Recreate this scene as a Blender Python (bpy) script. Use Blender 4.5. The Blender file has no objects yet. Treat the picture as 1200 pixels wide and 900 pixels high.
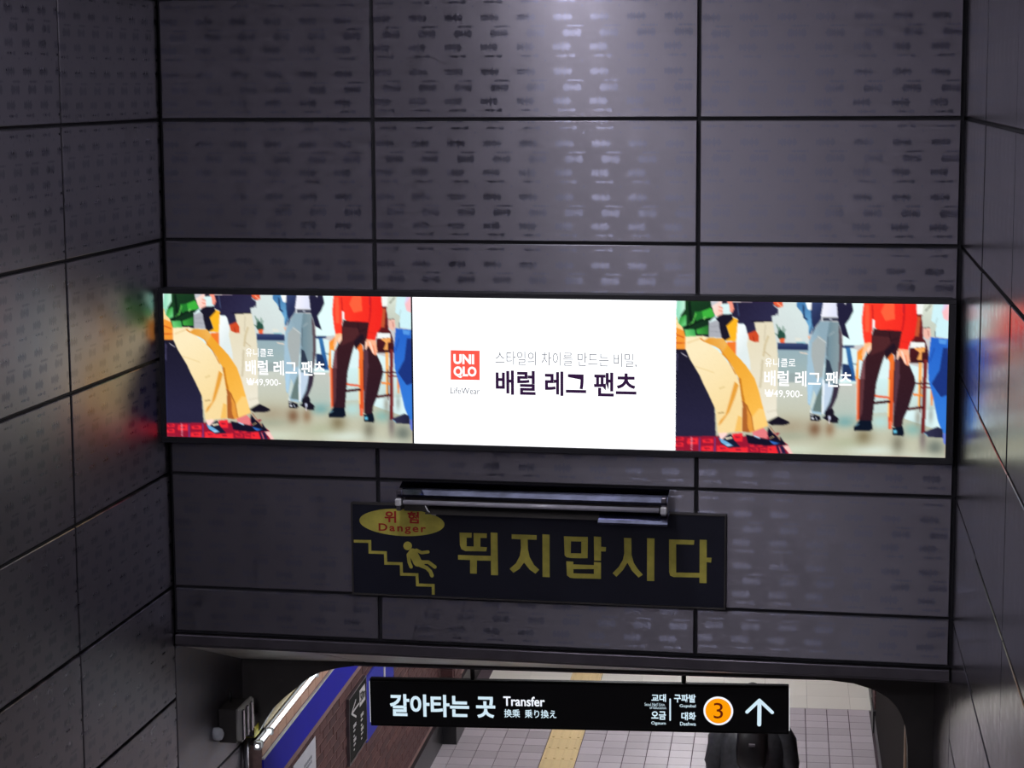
import bpy, bmesh, math, random
import numpy as np
from mathutils import Matrix, Vector
from mathutils.geometry import tessellate_polygon

SC = bpy.context.scene
COL = SC.collection
random.seed(4)

# ------------------------------------------------------------------ camera
F_PX = 2453.0
YAW, PITCH, ROLL = math.radians(11.0513), math.radians(8.1414), math.radians(-0.33495)
EYE = Vector((0, 0, 5.8))
fwd = Vector((-math.sin(YAW) * math.cos(PITCH), math.cos(YAW) * math.cos(PITCH), -math.sin(PITCH)))
r0 = Vector((math.cos(YAW), math.sin(YAW), 0)); u0 = r0.cross(fwd)
RIGHT = r0 * math.cos(ROLL) + u0 * math.sin(ROLL)
UP = u0 * math.cos(ROLL) - r0 * math.sin(ROLL)
cam = bpy.data.objects.new('camera', bpy.data.cameras.new('camera'))
cam.data.sensor_width = 36; cam.data.lens = F_PX / 1200 * 36
cam.data.clip_start = 0.05; cam.data.clip_end = 200
m = Matrix.Identity(4)
for i in range(3):
    m[i][0], m[i][1], m[i][2], m[i][3] = RIGHT[i], UP[i], -fwd[i], EYE[i]
cam.matrix_world = m
COL.objects.link(cam); SC.camera = cam

# ------------------------------------------------------------------ world, exposure
SC.view_settings.view_transform = 'Standard'; SC.view_settings.look = 'None'
SC.view_settings.gamma = 1.0; SC.view_settings.use_curve_mapping = False
SC.view_settings.exposure = 0.0
w = bpy.data.worlds.new('world'); SC.world = w; w.use_nodes = True
w.node_tree.nodes['Background'].inputs[0].default_value = (0.30, 0.29, 0.36, 1)
w.node_tree.nodes['Background'].inputs[1].default_value = 0.05
SC.cycles.max_bounces = 8; SC.cycles.glossy_bounces = 5; SC.cycles.diffuse_bounces = 4
SC.cycles.sample_clamp_indirect = 4.0
LAMP_STAIR, LAMP_LANDING, LAMP_HALL, TUBE_E = 20.0, 105.0, 35.0, 4.0

# ------------------------------------------------------------------ planes of the place
A = math.radians(3.6)                                   # the corridor runs 3.6 degrees off the stairwell
def frame(ox, oy, oz, ang):
    return Matrix.Translation((ox, oy, oz)) @ Matrix.Rotation(ang, 4, 'Z')
XL, XR, SL, SR, D = -3.738, 0.190, -0.02436, -0.04874, 10.0
F_FRONT = frame(0, D, 0, 0)
F_LEFT = frame(XL, D, 0, math.atan2(1, SL))              # local x runs away from the viewer
F_RIGHT = frame(XR, D, 0, math.atan2(-1, -SR))           # local x runs towards the viewer
F_HALL = frame(0, 0, 0, A)                               # local x across, local y along the corridor
LATL, LATR = -2.99, 0.885
F_HL = F_HALL @ frame(LATL, 0, 0, math.pi / 2)           # local x = along
F_HR = F_HALL @ frame(LATR, 0, 0, -math.pi / 2)          # local x = -along
def at(F, px, py, off=0.0):
    """the point of the plane local y = -off of frame F that stands at a place of the view; returns local (x, z)"""
    d = RIGHT * ((px - 600) / F_PX) - UP * ((py - 450) / F_PX) + fwd
    Fi = F.inverted(); o = Fi @ EYE; dl = Fi.to_3x3() @ d
    t = (-off - o.y) / dl.y
    q = o + dl * t
    return (q.x, q.z)
def seen(P):
    v = P - EYE; z = v.dot(fwd)
    return 600 + F_PX * v.dot(RIGHT) / z, 450 - F_PX * v.dot(UP) / z, z

# ------------------------------------------------------------------ object helpers
def tag(o, label=None, cat=None, group=None, kind=None):
    if label: o['label'] = label
    if cat: o['category'] = cat
    if group: o['group'] = group
    if kind: o['kind'] = kind
    return o
def link(name, me, mat=None, parent=None, M=None):
    o = bpy.data.objects.new(name, me); COL.objects.link(o)
    if mat is not None and me is not None and len(me.materials) and me.materials[0] is not mat:
        o.material_slots[0].link = 'OBJECT'; o.material_slots[0].material = mat
    if mat is not None and me is not None and len(me.materials) == 0: me.materials.append(mat)
    if parent is not None: o.parent = parent
    if M is not None: o.matrix_local = M
    return o
def empty(name, M, label=None, cat=None, group=None, kind=None):
    o = bpy.data.objects.new(name, None); COL.objects.link(o); o.matrix_world = M
    o.empty_display_size = 0.1
    return tag(o, label, cat, group, kind)
def mesh_from(bm, name='m', smooth=False, recalc=True):
    if recalc: bmesh.ops.recalc_face_normals(bm, faces=bm.faces)
    me = bpy.data.meshes.new(name); bm.to_mesh(me); bm.free()
    if smooth:
        for p in me.polygons: p.use_smooth = True
    return me
def add_box(bm, x0, x1, y0, y1, z0, z1, bev=0.0):
    b2 = bmesh.new()
    v = [b2.verts.new(p) for p in ((x0,y0,z0),(x1,y0,z0),(x1,y1,z0),(x0,y1,z0),(x0,y0,z1),(x1,y0,z1),(x1,y1,z1),(x0,y1,z1))]
    for f in ((0,3,2,1),(4,5,6,7),(0,1,5,4),(1,2,6,5),(2,3,7,6),(3,0,4,7)): b2.faces.new([v[i] for i in f])
    if bev > 0: bmesh.ops.bevel(b2, geom=list(b2.edges), offset=bev, segments=1, affect='EDGES')
    t = bpy.data.meshes.new('t'); b2.to_mesh(t); b2.free(); bm.from_mesh(t); bpy.data.meshes.remove(t)
def box(name, mat, parent, x0, x1, y0, y1, z0, z1, bev=0.0, M=None):
    bm = bmesh.new(); add_box(bm, x0, x1, y0, y1, z0, z1, bev)
    return link(name, mesh_from(bm, name), mat, parent, M)
def add_tube(bm, pts, r, n=10, caps=True):
    pts = [Vector(p) for p in pts]; rings = []
    rr = r if isinstance(r, (list, tuple)) else [r] * len(pts)
    for i, p in enumerate(pts):
        d = (pts[min(i + 1, len(pts) - 1)] - pts[max(i - 1, 0)]).normalized()
        a = d.cross(Vector((0, 0, 1)))
        if a.length < 1e-3: a = Vector((1, 0, 0))
        a.normalize(); b = d.cross(a)
        rings.append([bm.verts.new(p + (a * math.cos(k * math.tau / n) + b * math.sin(k * math.tau / n)) * rr[i]) for k in range(n)])
    for q, s in zip(rings, rings[1:]):
        for k in range(n): bm.faces.new((q[k], q[(k + 1) % n], s[(k + 1) % n], s[k]))
    if caps:
        bm.faces.new(rings[0]); bm.faces.new(rings[-1][::-1])
def tube(name, mat, parent, pts, r, n=10):
    bm = bmesh.new(); add_tube(bm, pts, r, n)
    return link(name, mesh_from(bm, name, True), mat, parent)
def loft(name, mat, parent, rings, smooth=True, cap=True, M=None):
    bm = bmesh.new(); R = [[bm.verts.new(p) for p in r] for r in rings]; n = len(R[0])
    for q, s in zip(R, R[1:]):
        for k in range(n): bm.faces.new((q[k], q[(k + 1) % n], s[(k + 1) % n], s[k]))
    if cap: bm.faces.new(R[0]); bm.faces.new(R[-1][::-1])
    return link(name, mesh_from(bm, name, smooth), mat, parent, M)
def add_poly(bm, pts, y):
    """flat shape in the local x-z plane, at depth y, facing -y"""
    V = [Vector((p[0], p[1], 0)) for p in pts]
    tri = tessellate_polygon([V]); vs = [bm.verts.new((p[0], y, p[1])) for p in pts]
    for t in tri:
        a, b, c = (vs[i] for i in t)
        n = (b.co - a.co).cross(c.co - a.co)
        if n.length < 1e-12: continue
        try: bm.faces.new((a, b, c) if n.y < 0 else (a, c, b))
        except ValueError: pass
def add_stroke(bm, pts, w_, y, rnd=True):
    for k, (p, q) in enumerate(zip(pts, pts[1:])):
        p, q = Vector(p), Vector(q); d = (q - p).normalized(); n = Vector((-d.y, d.x)) * (w_ / 2)
        if rnd:
            out = [p + n * math.cos(t) - d * (w_ / 2) * math.sin(t) for t in [i * math.pi / 6 for i in range(7)]]
            out += [q - n * math.cos(t) + d * (w_ / 2) * math.sin(t) for t in [i * math.pi / 6 for i in range(7)]]
        else:
            e = d * (w_ / 2); out = [p + n - e, p - n - e, q - n + e, q + n + e]
        add_poly(bm, [(o.x, o.y) for o in out], y - k * 0.0006)
def flat(name, mat, parent, polys, y):
    bm = bmesh.new()
    for k, p in enumerate(polys): add_poly(bm, p, y - k * 0.0004)
    return link(name, mesh_from(bm, name, recalc=False), mat, parent)
def text(name, s, mat, parent, x0, x1, z0, z1, y, weight=0.0, space=1.0):
    """lettering as a flat mesh, filling the given rectangle of the local x-z plane"""
    cu = bpy.data.curves.new('t', 'FONT'); cu.body = s; cu.size = 1; cu.offset = weight; cu.space_character = space
    cu.resolution_u = 4; cu.fill_mode = 'FRONT'
    o = bpy.data.objects.new('t', cu); COL.objects.link(o)
    dg = bpy.context.evaluated_depsgraph_get(); dg.update()
    me = bpy.data.meshes.new_from_object(o.evaluated_get(dg))
    bpy.data.objects.remove(o); bpy.data.curves.remove(cu)
    co = np.zeros(len(me.vertices) * 3); me.vertices.foreach_get('co', co); co = co.reshape(-1, 3)
    a, b = co.min(0), co.max(0); out = np.empty_like(co)
    out[:, 0] = x0 + (co[:, 0] - a[0]) / (b[0] - a[0]) * (x1 - x0)
    out[:, 2] = z0 + (co[:, 1] - a[1]) / (b[1] - a[1]) * (z1 - z0)
    out[:, 1] = y
    me.vertices.foreach_set('co', out.ravel()); me.materials.clear(); me.update()
    return link(name, me, mat, parent)

# ------------------------------------------------------------------ materials
def lin(c):
    return tuple(((v / 255) / 12.92 if v <= 10 else ((v / 255 + 0.055) / 1.055) ** 2.4) for v in c)
class N:
    """tiny node-graph writer"""
    def __init__(s, name):
        s.m = bpy.data.materials.new(name); s.m.use_nodes = True; s.t = s.m.node_tree; s.n = s.t.nodes
        s.b = s.n['Principled BSDF']
    def new(s, t, **k):
        q = s.n.new(t)
        for a, v in k.items(): setattr(q, a, v)
        return q
    def put(s, sock, v):
        if isinstance(v, bpy.types.NodeSocket): s.t.links.new(v, sock)
        else: sock.default_value = v
    def math(s, op, a, b=0.0, c=0.0, clamp=False):
        q = s.new('ShaderNodeMath', operation=op, use_clamp=clamp)
        s.put(q.inputs[0], a); s.put(q.inputs[1], b); s.put(q.inputs[2], c); return q.outputs[0]
    def noise(s, vec, scale, detail=2, rough=0.5):
        q = s.new('ShaderNodeTexNoise'); s.put(q.inputs['Vector'], vec); q.inputs['Scale'].default_value = scale
        q.inputs['Detail'].default_value = detail; q.inputs['Roughness'].default_value = rough; return q.outputs['Fac']
    def scaled(s, vec, x, y, z):
        q = s.new('ShaderNodeMapping'); s.put(q.inputs['Vector'], vec); q.inputs['Scale'].default_value = (x, y, z); return q.outputs[0]
    def ramp(s, f, stops):
        q = s.new('ShaderNodeValToRGB'); s.put(q.inputs[0], f); e = q.color_ramp.elements
        while len(e) < len(stops): e.new(0.5)
        for k, (p, c) in enumerate(stops): e[k].position = p; e[k].color = (*c, 1)
        return q.outputs[0]
    def mixc(s, f, a, b):
        q = s.new('ShaderNodeMix', data_type='RGBA'); s.put(q.inputs[0], f)
        s.put(q.inputs[6], a if isinstance(a, bpy.types.NodeSocket) else (*a, 1)); s.put(q.inputs[7], b if isinstance(b, bpy.types.NodeSocket) else (*b, 1)); return q.outputs[2]
def plain(name, c, rough=0.5, metal=0.0, var=0.12, scale=20, emit=0.0, bump=0.0, spec=0.5):
    g = N(name); tc = g.new('ShaderNodeTexCoord'); c = lin(c)
    f = g.noise(tc.outputs['Object'], scale, 3)
    g.put(g.b.inputs['Base Color'], g.ramp(f, [(0.3, tuple(v * (1 - var) for v in c)), (0.7, tuple(min(1, v * (1 + var)) for v in c))]))
    g.b.inputs['Roughness'].default_value = rough; g.b.inputs['Metallic'].default_value = metal
    g.b.inputs['Specular IOR Level'].default_value = spec
    if emit > 0:
        g.b.inputs['Emission Color'].default_value = (*c, 1); g.b.inputs['Emission Strength'].default_value = emit
    if bump > 0:
        bp = g.new('ShaderNodeBump'); bp.inputs['Strength'].default_value = bump; g.put(bp.inputs['Height'], f)
        g.t.links.new(bp.outputs[0], g.b.inputs['Normal'])
    return g.m
def emitter(name, c, e):
    g = N(name); g.n.remove(g.b); q = g.new('ShaderNodeEmission'); q.inputs[0].default_value = (*lin(c), 1)
    q.inputs[1].default_value = e; g.t.links.new(q.outputs[0], g.n['Material Output'].inputs[0]); return g.m

def etched_steel(name='etched_steel', base=0.44, an=0.70, mk=0.285, met=0.91, kr=0.04, mc=(116, 116, 129)):
    """dark brushed steel cladding with rows of frosted brush marks; u, v are metres on each panel"""
    g = N(name); uv = g.new('ShaderNodeUVMap', uv_map='UVMap').outputs[0]
    sep = g.new('ShaderNodeSeparateXYZ'); g.put(sep.inputs[0], uv); U, V = sep.outputs[0], sep.outputs[1]
    PU, PV = 0.178, 0.258
    fine = g.noise(g.scaled(uv, 260, 14, 1), 1, 1)
    # the bristle edge of a mark: its height varies from stroke to stroke, the same in every repeat
    u = g.math('MULTIPLY', g.math('FRACT', g.math('DIVIDE', U, PU)), PU)
    v = g.math('MULTIPLY', g.math('FRACT', g.math('DIVIDE', V, PV)), PV)
    total = None
    for (cu, cv, hw, hh) in ((0.055, 0.225, 0.047, 0.017), (0.115, 0.183, 0.042, 0.007), (0.100, 0.150, 0.047, 0.019),
                             (0.052, 0.085, 0.046, 0.018), (0.072, 0.042, 0.045, 0.0075), (0.150, 0.020, 0.006, 0.006)):
        dx = g.math('ABSOLUTE', g.math('SUBTRACT', u, cu)); dy = g.math('ABSOLUTE', g.math('SUBTRACT', v, cv))
        mx = g.math('MULTIPLY', g.math('SUBTRACT', hw, dx), 260, clamp=True)
        cb = g.new('ShaderNodeCombineXYZ'); g.put(cb.inputs[0], u); cb.inputs[1].default_value = cv * 31 + (0.3 if hh < 0.01 else 0)
        bristle = g.ramp(g.noise(g.scaled(cb.outputs[0], 85, 1, 1), 1, 2, 0.65), [(0.33, (0, 0, 0)), (0.67, (1, 1, 1))])
        lim = g.math('MULTIPLY', g.math('ADD', g.math('MULTIPLY', bristle, 1.2), 0.3), hh)
        my = g.math('MULTIPLY', g.math('SUBTRACT', lim, dy), 320, clamp=True)
        k = g.math('MULTIPLY', mx, my)
        total = k if total is None else g.math('MAXIMUM', total, k)
    # faint square patches between the marks
    su = g.math('LESS_THAN', g.math('FRACT', g.math('DIVIDE', U, PU)), 0.42)
    sv = g.math('LESS_THAN', g.math('FRACT', g.math('DIVIDE', g.math('ADD', V, 0.03), PV)), 0.3)
    patch = g.math('MULTIPLY', su, sv)
    cloud = g.noise(uv, 1.7, 3)
    # wear: the marks are worn thin in places
    wear = g.math('MULTIPLY', g.math('SUBTRACT', g.noise(g.scaled(uv, 1, 0.6, 1), 1.3, 2), 0.30), 5, clamp=True)
    mark = g.math('MULTIPLY', total, g.math('ADD', g.math('MULTIPLY', wear, 0.4), 0.6))
    rough = g.math('ADD', base, g.math('MULTIPLY', g.math('SUBTRACT', cloud, 0.5), 0.10))
    rough = g.math('SUBTRACT', rough, g.math('MULTIPLY', mark, kr))
    g.put(g.b.inputs['Metallic'], g.math('ADD', met, g.math('MULTIPLY', mark, 0.8 * (1 - met))))
    g.put(g.b.inputs['Anisotropic'], g.math('ADD', an, g.math('ADD', g.math('MULTIPLY', mark, mk), g.math('MULTIPLY', patch, 0.05))))
    rough = g.math('SUBTRACT', rough, g.math('MULTIPLY', patch, 0.02))
    rough = g.math('ADD', rough, g.math('MULTIPLY', g.math('SUBTRACT', fine, 0.5), 0.05))
    col = g.mixc(cloud, lin((114, 111, 118)), lin((132, 129, 136)))
    col = g.mixc(mark, col, lin(mc))
    g.put(g.b.inputs['Base Color'], col); g.put(g.b.inputs['Roughness'], rough)
    g.b.inputs['Anisotropic'].default_value = 0.9; g.b.inputs['Anisotropic Rotation'].default_value = 0.25
    tg = g.new('ShaderNodeTangent', direction_type='UV_MAP', uv_map='UVMap'); g.t.links.new(tg.outputs[0], g.b.inputs['Tangent'])
    return g.m
M_ETCH = etched_steel()
M_ETCH_L = etched_steel('etched_steel_left', 0.31, 0.76, 0.20, 0.90, 0.02, (100, 99, 110))
M_ETCH_R = etched_steel('etched_steel_glossy', 0.20, 0.80, 0.10, 0.90, 0.015)
M_JOINT = plain('joint_black', (22, 21, 28), 0.7, 0.0)
M_STEEL = plain('brushed_steel', (120, 116, 122), 0.36, 0.9, 0.15, 6)
M_MIRROR = plain('polished_steel', (165, 165, 172), 0.12, 1.0, 0.06, 5)
M_SOFFIT = plain('soffit_steel', (215, 214, 206), 0.42, 0.5, 0.12, 4)
M_DARKM = plain('dark_steel', (74, 71, 69), 0.45, 0.4, 0.15, 4)
M_BLACK = plain('black_plastic', (22, 22, 26), 0.4, 0.0, 0.1)
M_BEZEL = plain('bezel_black', (20, 20, 27), 0.45, 0.0, 0.08)
M_WHITEP = plain('white_plastic', (205, 205, 205), 0.4)
M_MORTAR = plain('mortar', (140, 112, 108), 0.9, 0.0, 0.15, 30)
M_OCHRE = plain('ochre_paint', (150, 128, 78), 0.55, 0.0, 0.15, 3)
M_BLUE = plain('blue_enamel', (36, 38, 176), 0.7, 0.0, 0.08, 2, spec=0.15)
M_BLUE2 = plain('blue_panel', (52, 58, 165), 0.7, 0.0, 0.06, 2, spec=0.15)
M_CONC = plain('painted_plaster', (176, 172, 180), 0.8, 0.0, 0.1, 3)
M_GRAN = plain('granite', (120, 116, 116), 0.5, 0.0, 0.25, 60)
M_GROUT = plain('grout', (70, 55, 62), 0.9, 0.0, 0.1, 30)

# ------------------------------------------------------------------ setting: clad walls
ROWS = [0.271, 0.867, 1.463, 2.058, 2.654, 3.25, 3.844, 4.444, 5.038, 5.634, 6.23, 6.83, 7.0]
def panel_mesh(w_, h_, t=0.024, c=0.003):
    bm = bmesh.new(); uvl = bm.loops.layers.uv.new('UVMap')
    O = [(0, 0), (w_, 0), (w_, h_), (0, h_)]; I = [(c, c), (w_ - c, c), (w_ - c, h_ - c), (c, h_ - c)]
    a = [bm.verts.new((x, 0, z)) for x, z in O]; b = [bm.verts.new((x, -t + c, z)) for x, z in O]; d = [bm.verts.new((x, -t, z)) for x, z in I]
    fs = [bm.faces.new(d)]
    for k in range(4):
        q = (k + 1) % 4
        fs += [bm.faces.new((b[k], b[q], d[q], d[k])), bm.faces.new((a[k], a[q], b[q], b[k]))]
    ou, ov = random.random() * 0.02, random.random() * 0.02
    for f in bm.faces:
        for l in f.loops: l[uvl].uv = (l.vert.co.x + ou, l.vert.co.z + ov)
    return mesh_from(bm, 'panel')
PT = 0.024
def clad(wall, xs, rows, mat, gap=0.017):
    for x0, x1 in zip(xs, xs[1:]):
        for z0, z1 in zip(rows, rows[1:]):
            if z1 - z0 < 0.03: continue
            me = panel_mesh(x1 - x0 - gap, z1 - z0 - gap)
            tilt = Matrix.Rotation(random.uniform(-1, 1) * 0.0022, 4, 'Z') @ Matrix.Rotation(random.uniform(-1, 1) * 0.0022, 4, 'X')
            link('panel', me, mat, wall, Matrix.Translation((x0 + gap / 2, PT, z0 + gap / 2)) @ tilt)
def slab(name, F, x0, x1, z0, z1, mat, t=0.25, y0=None):
    bm = bmesh.new(); y0 = PT - 0.004 if y0 is None else y0
    add_box(bm, x0, x1, y0, y0 + t, z0, z1)
    o = link(name, mesh_from(bm, name), mat); o.matrix_world = F; return tag(o, kind='structure')

wf = slab('wall_front', F_FRONT, XL, XR, 3.003, 7.0, M_JOINT)
clad(wf, [XL + 0.006, -2.641, -1.042, XR - 0.006], [3.013] + ROWS[5:], M_ETCH)
wl = slab('wall_left', F_LEFT, -13.2, 1.165, -0.3, 7.0, M_JOINT)
clad(wl, [-6.5, -5.2, -3.9, -2.6, -1.3, 0.0], ROWS, M_ETCH_L)
clad(wl, [0.0, 1.155], [-0.3, 0.271, 0.867, 1.463, 2.058, 2.93], M_ETCH)
wr = slab('wall_right', F_RIGHT, -1.42, 13.2, -0.3, 7.0, M_JOINT)
clad(wr, [0.0, 1.28, 2.58, 3.88, 5.18], ROWS, M_ETCH_R)
clad(wr, [-1.30, 0.0], [-0.3, 0.271, 0.867, 1.463, 2.058, 2.93], M_ETCH_R)
box('cladding', M_ETCH_R, wr, 5.19, 13.1, 0, 0.02, 0.9, 6.99)
box('cladding', M_ETCH, wl, -13.1, -6.51, 0, 0.02, 0.9, 6.99)
o = box('wall_back', M_CONC, None, -4.2, 1.6, -3.3, -3.1, 3.9, 7.2); tag(o, kind='structure')
o = box('ceiling', M_CONC, None, -4.2, 1.6, -3.3, 10.3, 7.0, 7.2); tag(o, kind='structure')

# stairs the viewer stands on
bm = bmesh.new(); NS = 28
for k in range(NS):
    z = 4.2 - 0.15 * k; y = 1.2 + 0.3 * k
    add_box(bm, -3.9, 1.2, y - (4.5 if k == 0 else 0.0), y + 0.3, z - 0.45, z)
o = link('stair_flight', mesh_from(bm, 'stairs'), M_GRAN); tag(o, kind='structure')

# lintel beam, sloping soffit, arched portal
tb = empty('trim_1', F_FRONT, kind='structure')
box('beam', M_STEEL, tb, XL + 0.005, XR - 0.005, -0.012, 0.14, 2.945, 2.998, 0.004)
box('lower_lip', M_STEEL, tb, XL + 0.005, XR - 0.005, -0.004, 0.10, 2.935, 2.942, 0.001)
ts = empty('trim_2', Matrix.Identity(4), kind='structure')
PORT = 11.357
def hall(lat, al, z): return F_HALL @ Vector((lat, al, z))
def soffit_panel(xa, xb, na, nb):
    top = [Vector((xa, 10.02, 2.936)), Vector((xb, 10.02, 2.936))]
    bot = [hall(nb, PORT, 2.552), hall(na, PORT, 2.552)]
    bm = bmesh.new(); lo = [bm.verts.new(p) for p in top + bot]; hi = [bm.verts.new(p + Vector((0, 0, 0.03))) for p in top + bot]
    bm.faces.new(lo); bm.faces.new(hi[::-1])
    for k in range(4): bm.faces.new((lo[k], hi[k], hi[(k + 1) % 4], lo[(k + 1) % 4]))
    link('soffit_panel', mesh_from(bm, 'soffit_panel'), M_SOFFIT, ts)
def latx(x): return (x + PORT * math.sin(A)) / math.cos(A)
cuts = [XL, -3.05, -1.36, XR]
for xa, xb in zip(cuts, cuts[1:]):
    na = latx(xa) if xa > XL else -3.06; nb = latx(xb) if xb < XR else 0.83
    soffit_panel(xa + (0.008 if xa > XL else 0.002), xb - 0.008, na + (0.008 if xa > XL else 0), nb - 0.008)

tp = empty('trim_3', F_HALL, kind='structure')
arcL = [(-3.068, 0.0), (-3.068, 1.93), (-3.045, 2.0), (-2.985, 2.085), (-2.94, 2.17), (-2.88, 2.263), (-2.81, 2.33), (-2.74, 2.388), (-2.68, 2.44), (-2.60, 2.485), (-2.50, 2.512), (-2.40, 2.528)]
arcR = [(0.12, 2.53), (0.28, 2.528), (0.406, 2.515), (0.50, 2.488), (0.556, 2.462), (0.60, 2.435), (0.64, 2.395), (0.672, 2.34), (0.695, 2.27), (0.708, 2.17), (0.712, 2.05), (0.712, 0.0)]
inner = arcL + arcR
def portal(name, mat, y0, y1, off=0.0):
    outer = [(-3.09 if x < -2.9 else (0.86 if x > 0.69 else x), (z if (x < -2.9 and z < 2.0) or (x > 0.69 and z < 2.2) else 3.1)) for x, z in inner]
    outer = []
    for x, z in inner:
        if x <= -2.9: outer.append((-3.12, z))
        elif x >= 0.672: outer.append((0.855, z))
        else: outer.append((x, 3.1))
    # corner points so that the face is closed
    bm = bmesh.new()
    def ring(y): return [bm.verts.new((x, y, z)) for x, z in inner], [bm.verts.new((x, y, z)) for x, z in outer]
    i0, q0 = ring(y0); i1, q1 = ring(y1); n = len(inner)
    for k in range(n - 1):
        bm.faces.new((i0[k], i0[k + 1], q0[k + 1], q0[k])); bm.faces.new((i1[k], q1[k], q1[k + 1], i1[k + 1]))
        bm.faces.new((i0[k], i1[k], i1[k + 1], i0[k + 1])); bm.faces.new((q0[k], q0[k + 1], q1[k + 1], q1[k]))
        if abs(outer[k][1] - outer[k + 1][1]) > 0.3:
            cx = -3.12 if outer[k][0] < 0 else 0.855
            for y, qq in ((y0, q0), (y1, q1)):
                c = bm.verts.new((cx, y, 3.1)); bm.faces.new((qq[k], qq[k + 1], c))
    return link(name, mesh_from(bm, name), mat, tp)
portal('portal_frame', M_DARKM, PORT, PORT + 0.13)
box('cover_strip', M_STEEL, tp, -2.4, 0.2, PORT - 0.006, PORT + 0.004, 2.53, 2.537)

# ------------------------------------------------------------------ setting: corridor beyond
ck = slab('ceiling_corridor', F_HALL, LATL - 0.4, LATR + 0.4, 2.9, 3.05, M_CONC, 16, PORT + 0.14)
fl = slab('floor', F_HALL, LATL - 0.5, LATR + 0.5, -0.3, -0.010, M_GROUT, 19, 9.0)
def tile_mat(name, c, var=0.1, rough=0.35):
    g = N(name); tc = g.new('ShaderNodeTexCoord'); oi = g.new('ShaderNodeObjectInfo')
    f = g.noise(tc.outputs['Object'], 45, 4); q = g.math('ADD', g.math('MULTIPLY', f, 0.5), g.math('MULTIPLY', oi.outputs['Random'], 0.5))
    c = lin(c)
    g.put(g.b.inputs['Base Color'], g.ramp(q, [(0.2, tuple(v * (1 - var) for v in c)), (0.8, tuple(v * (1 + var) for v in c))]))
    g.put(g.b.inputs['Roughness'], g.math('ADD', rough - 0.1, g.math('MULTIPLY', f, 0.2))); return g.m
M_TILE = tile_mat('lilac_grey_tile', (176, 168, 174), 0.16)
M_SLABT = tile_mat('pale_beige_slab', (214, 211, 202), 0.06)
M_TACT = tile_mat('tactile_yellow', (214, 190, 140), 0.08, 0.5)
def rect_tile(w_, d_, t=0.010, c=0.0015):
    bm = bmesh.new(); add_box(bm, -w_ / 2, w_ / 2, -d_ / 2, d_ / 2, -t, 0)
    return mesh_from(bm, 'tile')
me_s = rect_tile(0.190, 0.192); me_b = rect_tile(0.398, 0.398)
S0, S1 = -2.044, -1.737
yb = 19.18
def lats():
    out = []; x = S0 - 0.0995
    while x > LATL - 0.02: out.append(x); x -= 0.1975
    x = S1 + 0.0995
    while x < LATR + 0.02: out.append(x); x += 0.198
    return out
n = 0
for j in range(12):
    y = yb - 0.1 - 0.199 * j
    for x in lats():
        o = link('floor_tile', me_s, M_TILE, fl, Matrix.Translation((x, y, 0)) @ Matrix.Rotation(random.uniform(-.002, .002), 4, 'X')); n += 1
for j in range(5):
    y = yb + 0.2 + 0.4 * j
    for x in [-2.24 - .4 * 1, -2.24] + [S1 + 0.2 + 0.4 * i - 0.0 for i in range(7)]:
        link('floor_slab', me_b, M_SLABT, fl, Matrix.Translation((x, y, 0)))
def tactile():
    bm = bmesh.new(); add_box(bm, -0.149, 0.149, -0.149, 0.149, -0.01, 0.0)
    for k in range(4):
        x = -0.112 + 0.075 * k; add_box(bm, x - 0.012, x + 0.012, -0.125, 0.135, -0.001, 0.009, 0.004)
    return mesh_from(bm, 'tactile')
mt = tactile()
for j in range(-23, 14):
    link('tactile_tile', mt, M_TACT, fl, Matrix.Translation(((S0 + S1) / 2, 16.95 + 0.302 * j, 0.0 if j >= 0 else 0.001)))
# floor outside the view: one procedural tiled sheet each
g = N('tile_sheet'); tc = g.new('ShaderNodeTexCoord'); br = g.new('ShaderNodeTexBrick'); br.offset = 0
g.put(br.inputs['Vector'], tc.outputs['Object']); br.inputs['Scale'].default_value = 1.0
br.inputs['Brick Width'].default_value = 0.2; br.inputs['Row Height'].default_value = 0.2; br.inputs['Mortar Size'].default_value = 0.003
br.inputs['Color1'].default_value = (*lin((172, 165, 170)), 1); br.inputs['Color2'].default_value = (*lin((160, 152, 158)), 1); br.inputs['Mortar'].default_value = (*lin((70, 55, 62)), 1)
g.t.links.new(br.outputs[0], g.b.inputs['Base Color']); M_SHEET = g.m
box('tiled_sheet', M_SHEET, fl, LATL, LATR, 9.6, 16.78, -0.01, 0.0)
box('tiled_sheet', M_SHEET, fl, LATL, LATR, 21.2, 27.9, -0.01, 0.0)

# brick walls of the corridor
def brick_mat(name, stops, rough=0.75):
    g = N(name); tc = g.new('ShaderNodeTexCoord'); oi = g.new('ShaderNodeObjectInfo')
    f = g.noise(tc.outputs['Object'], 25, 3); q = g.math('ADD', g.math('MULTIPLY', f, 0.4), g.math('MULTIPLY', oi.outputs['Random'], 0.6))
    g.put(g.b.inputs['Base Color'], g.ramp(q, [(p, lin(c)) for p, c in stops])); g.b.inputs['Roughness'].default_value = rough
    return g.m
M_BRICK = brick_mat('purple_brown_brick', [(0.15, (64, 38, 40)), (0.5, (80, 47, 47)), (0.85, (94, 58, 55))], 0.7)
M_BRICK_LIT = brick_mat('tube_lit_brick', [(0.15, (196, 150, 128)), (0.5, (208, 166, 142)), (0.85, (216, 178, 156))], 0.6)  # tube glow on the upper courses, put into a paler brick colour
hl = slab('wall_corridor_left', F_HL, PORT + 0.13, 28, -0.2, 2.95, M_MORTAR, 0.3, 0.0)
hr = slab('wall_corridor_right', F_HR, -28, -(PORT + 0.13), -0.2, 2.95, M_MORTAR, 0.3, 0.0)
he = tag(box('wall_corridor_end', M_CONC, None, LATL - 0.5, LATR + 0.5, 28, 28.3, -0.2, 3.0), kind='structure'); he.matrix_world = F_HALL
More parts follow.
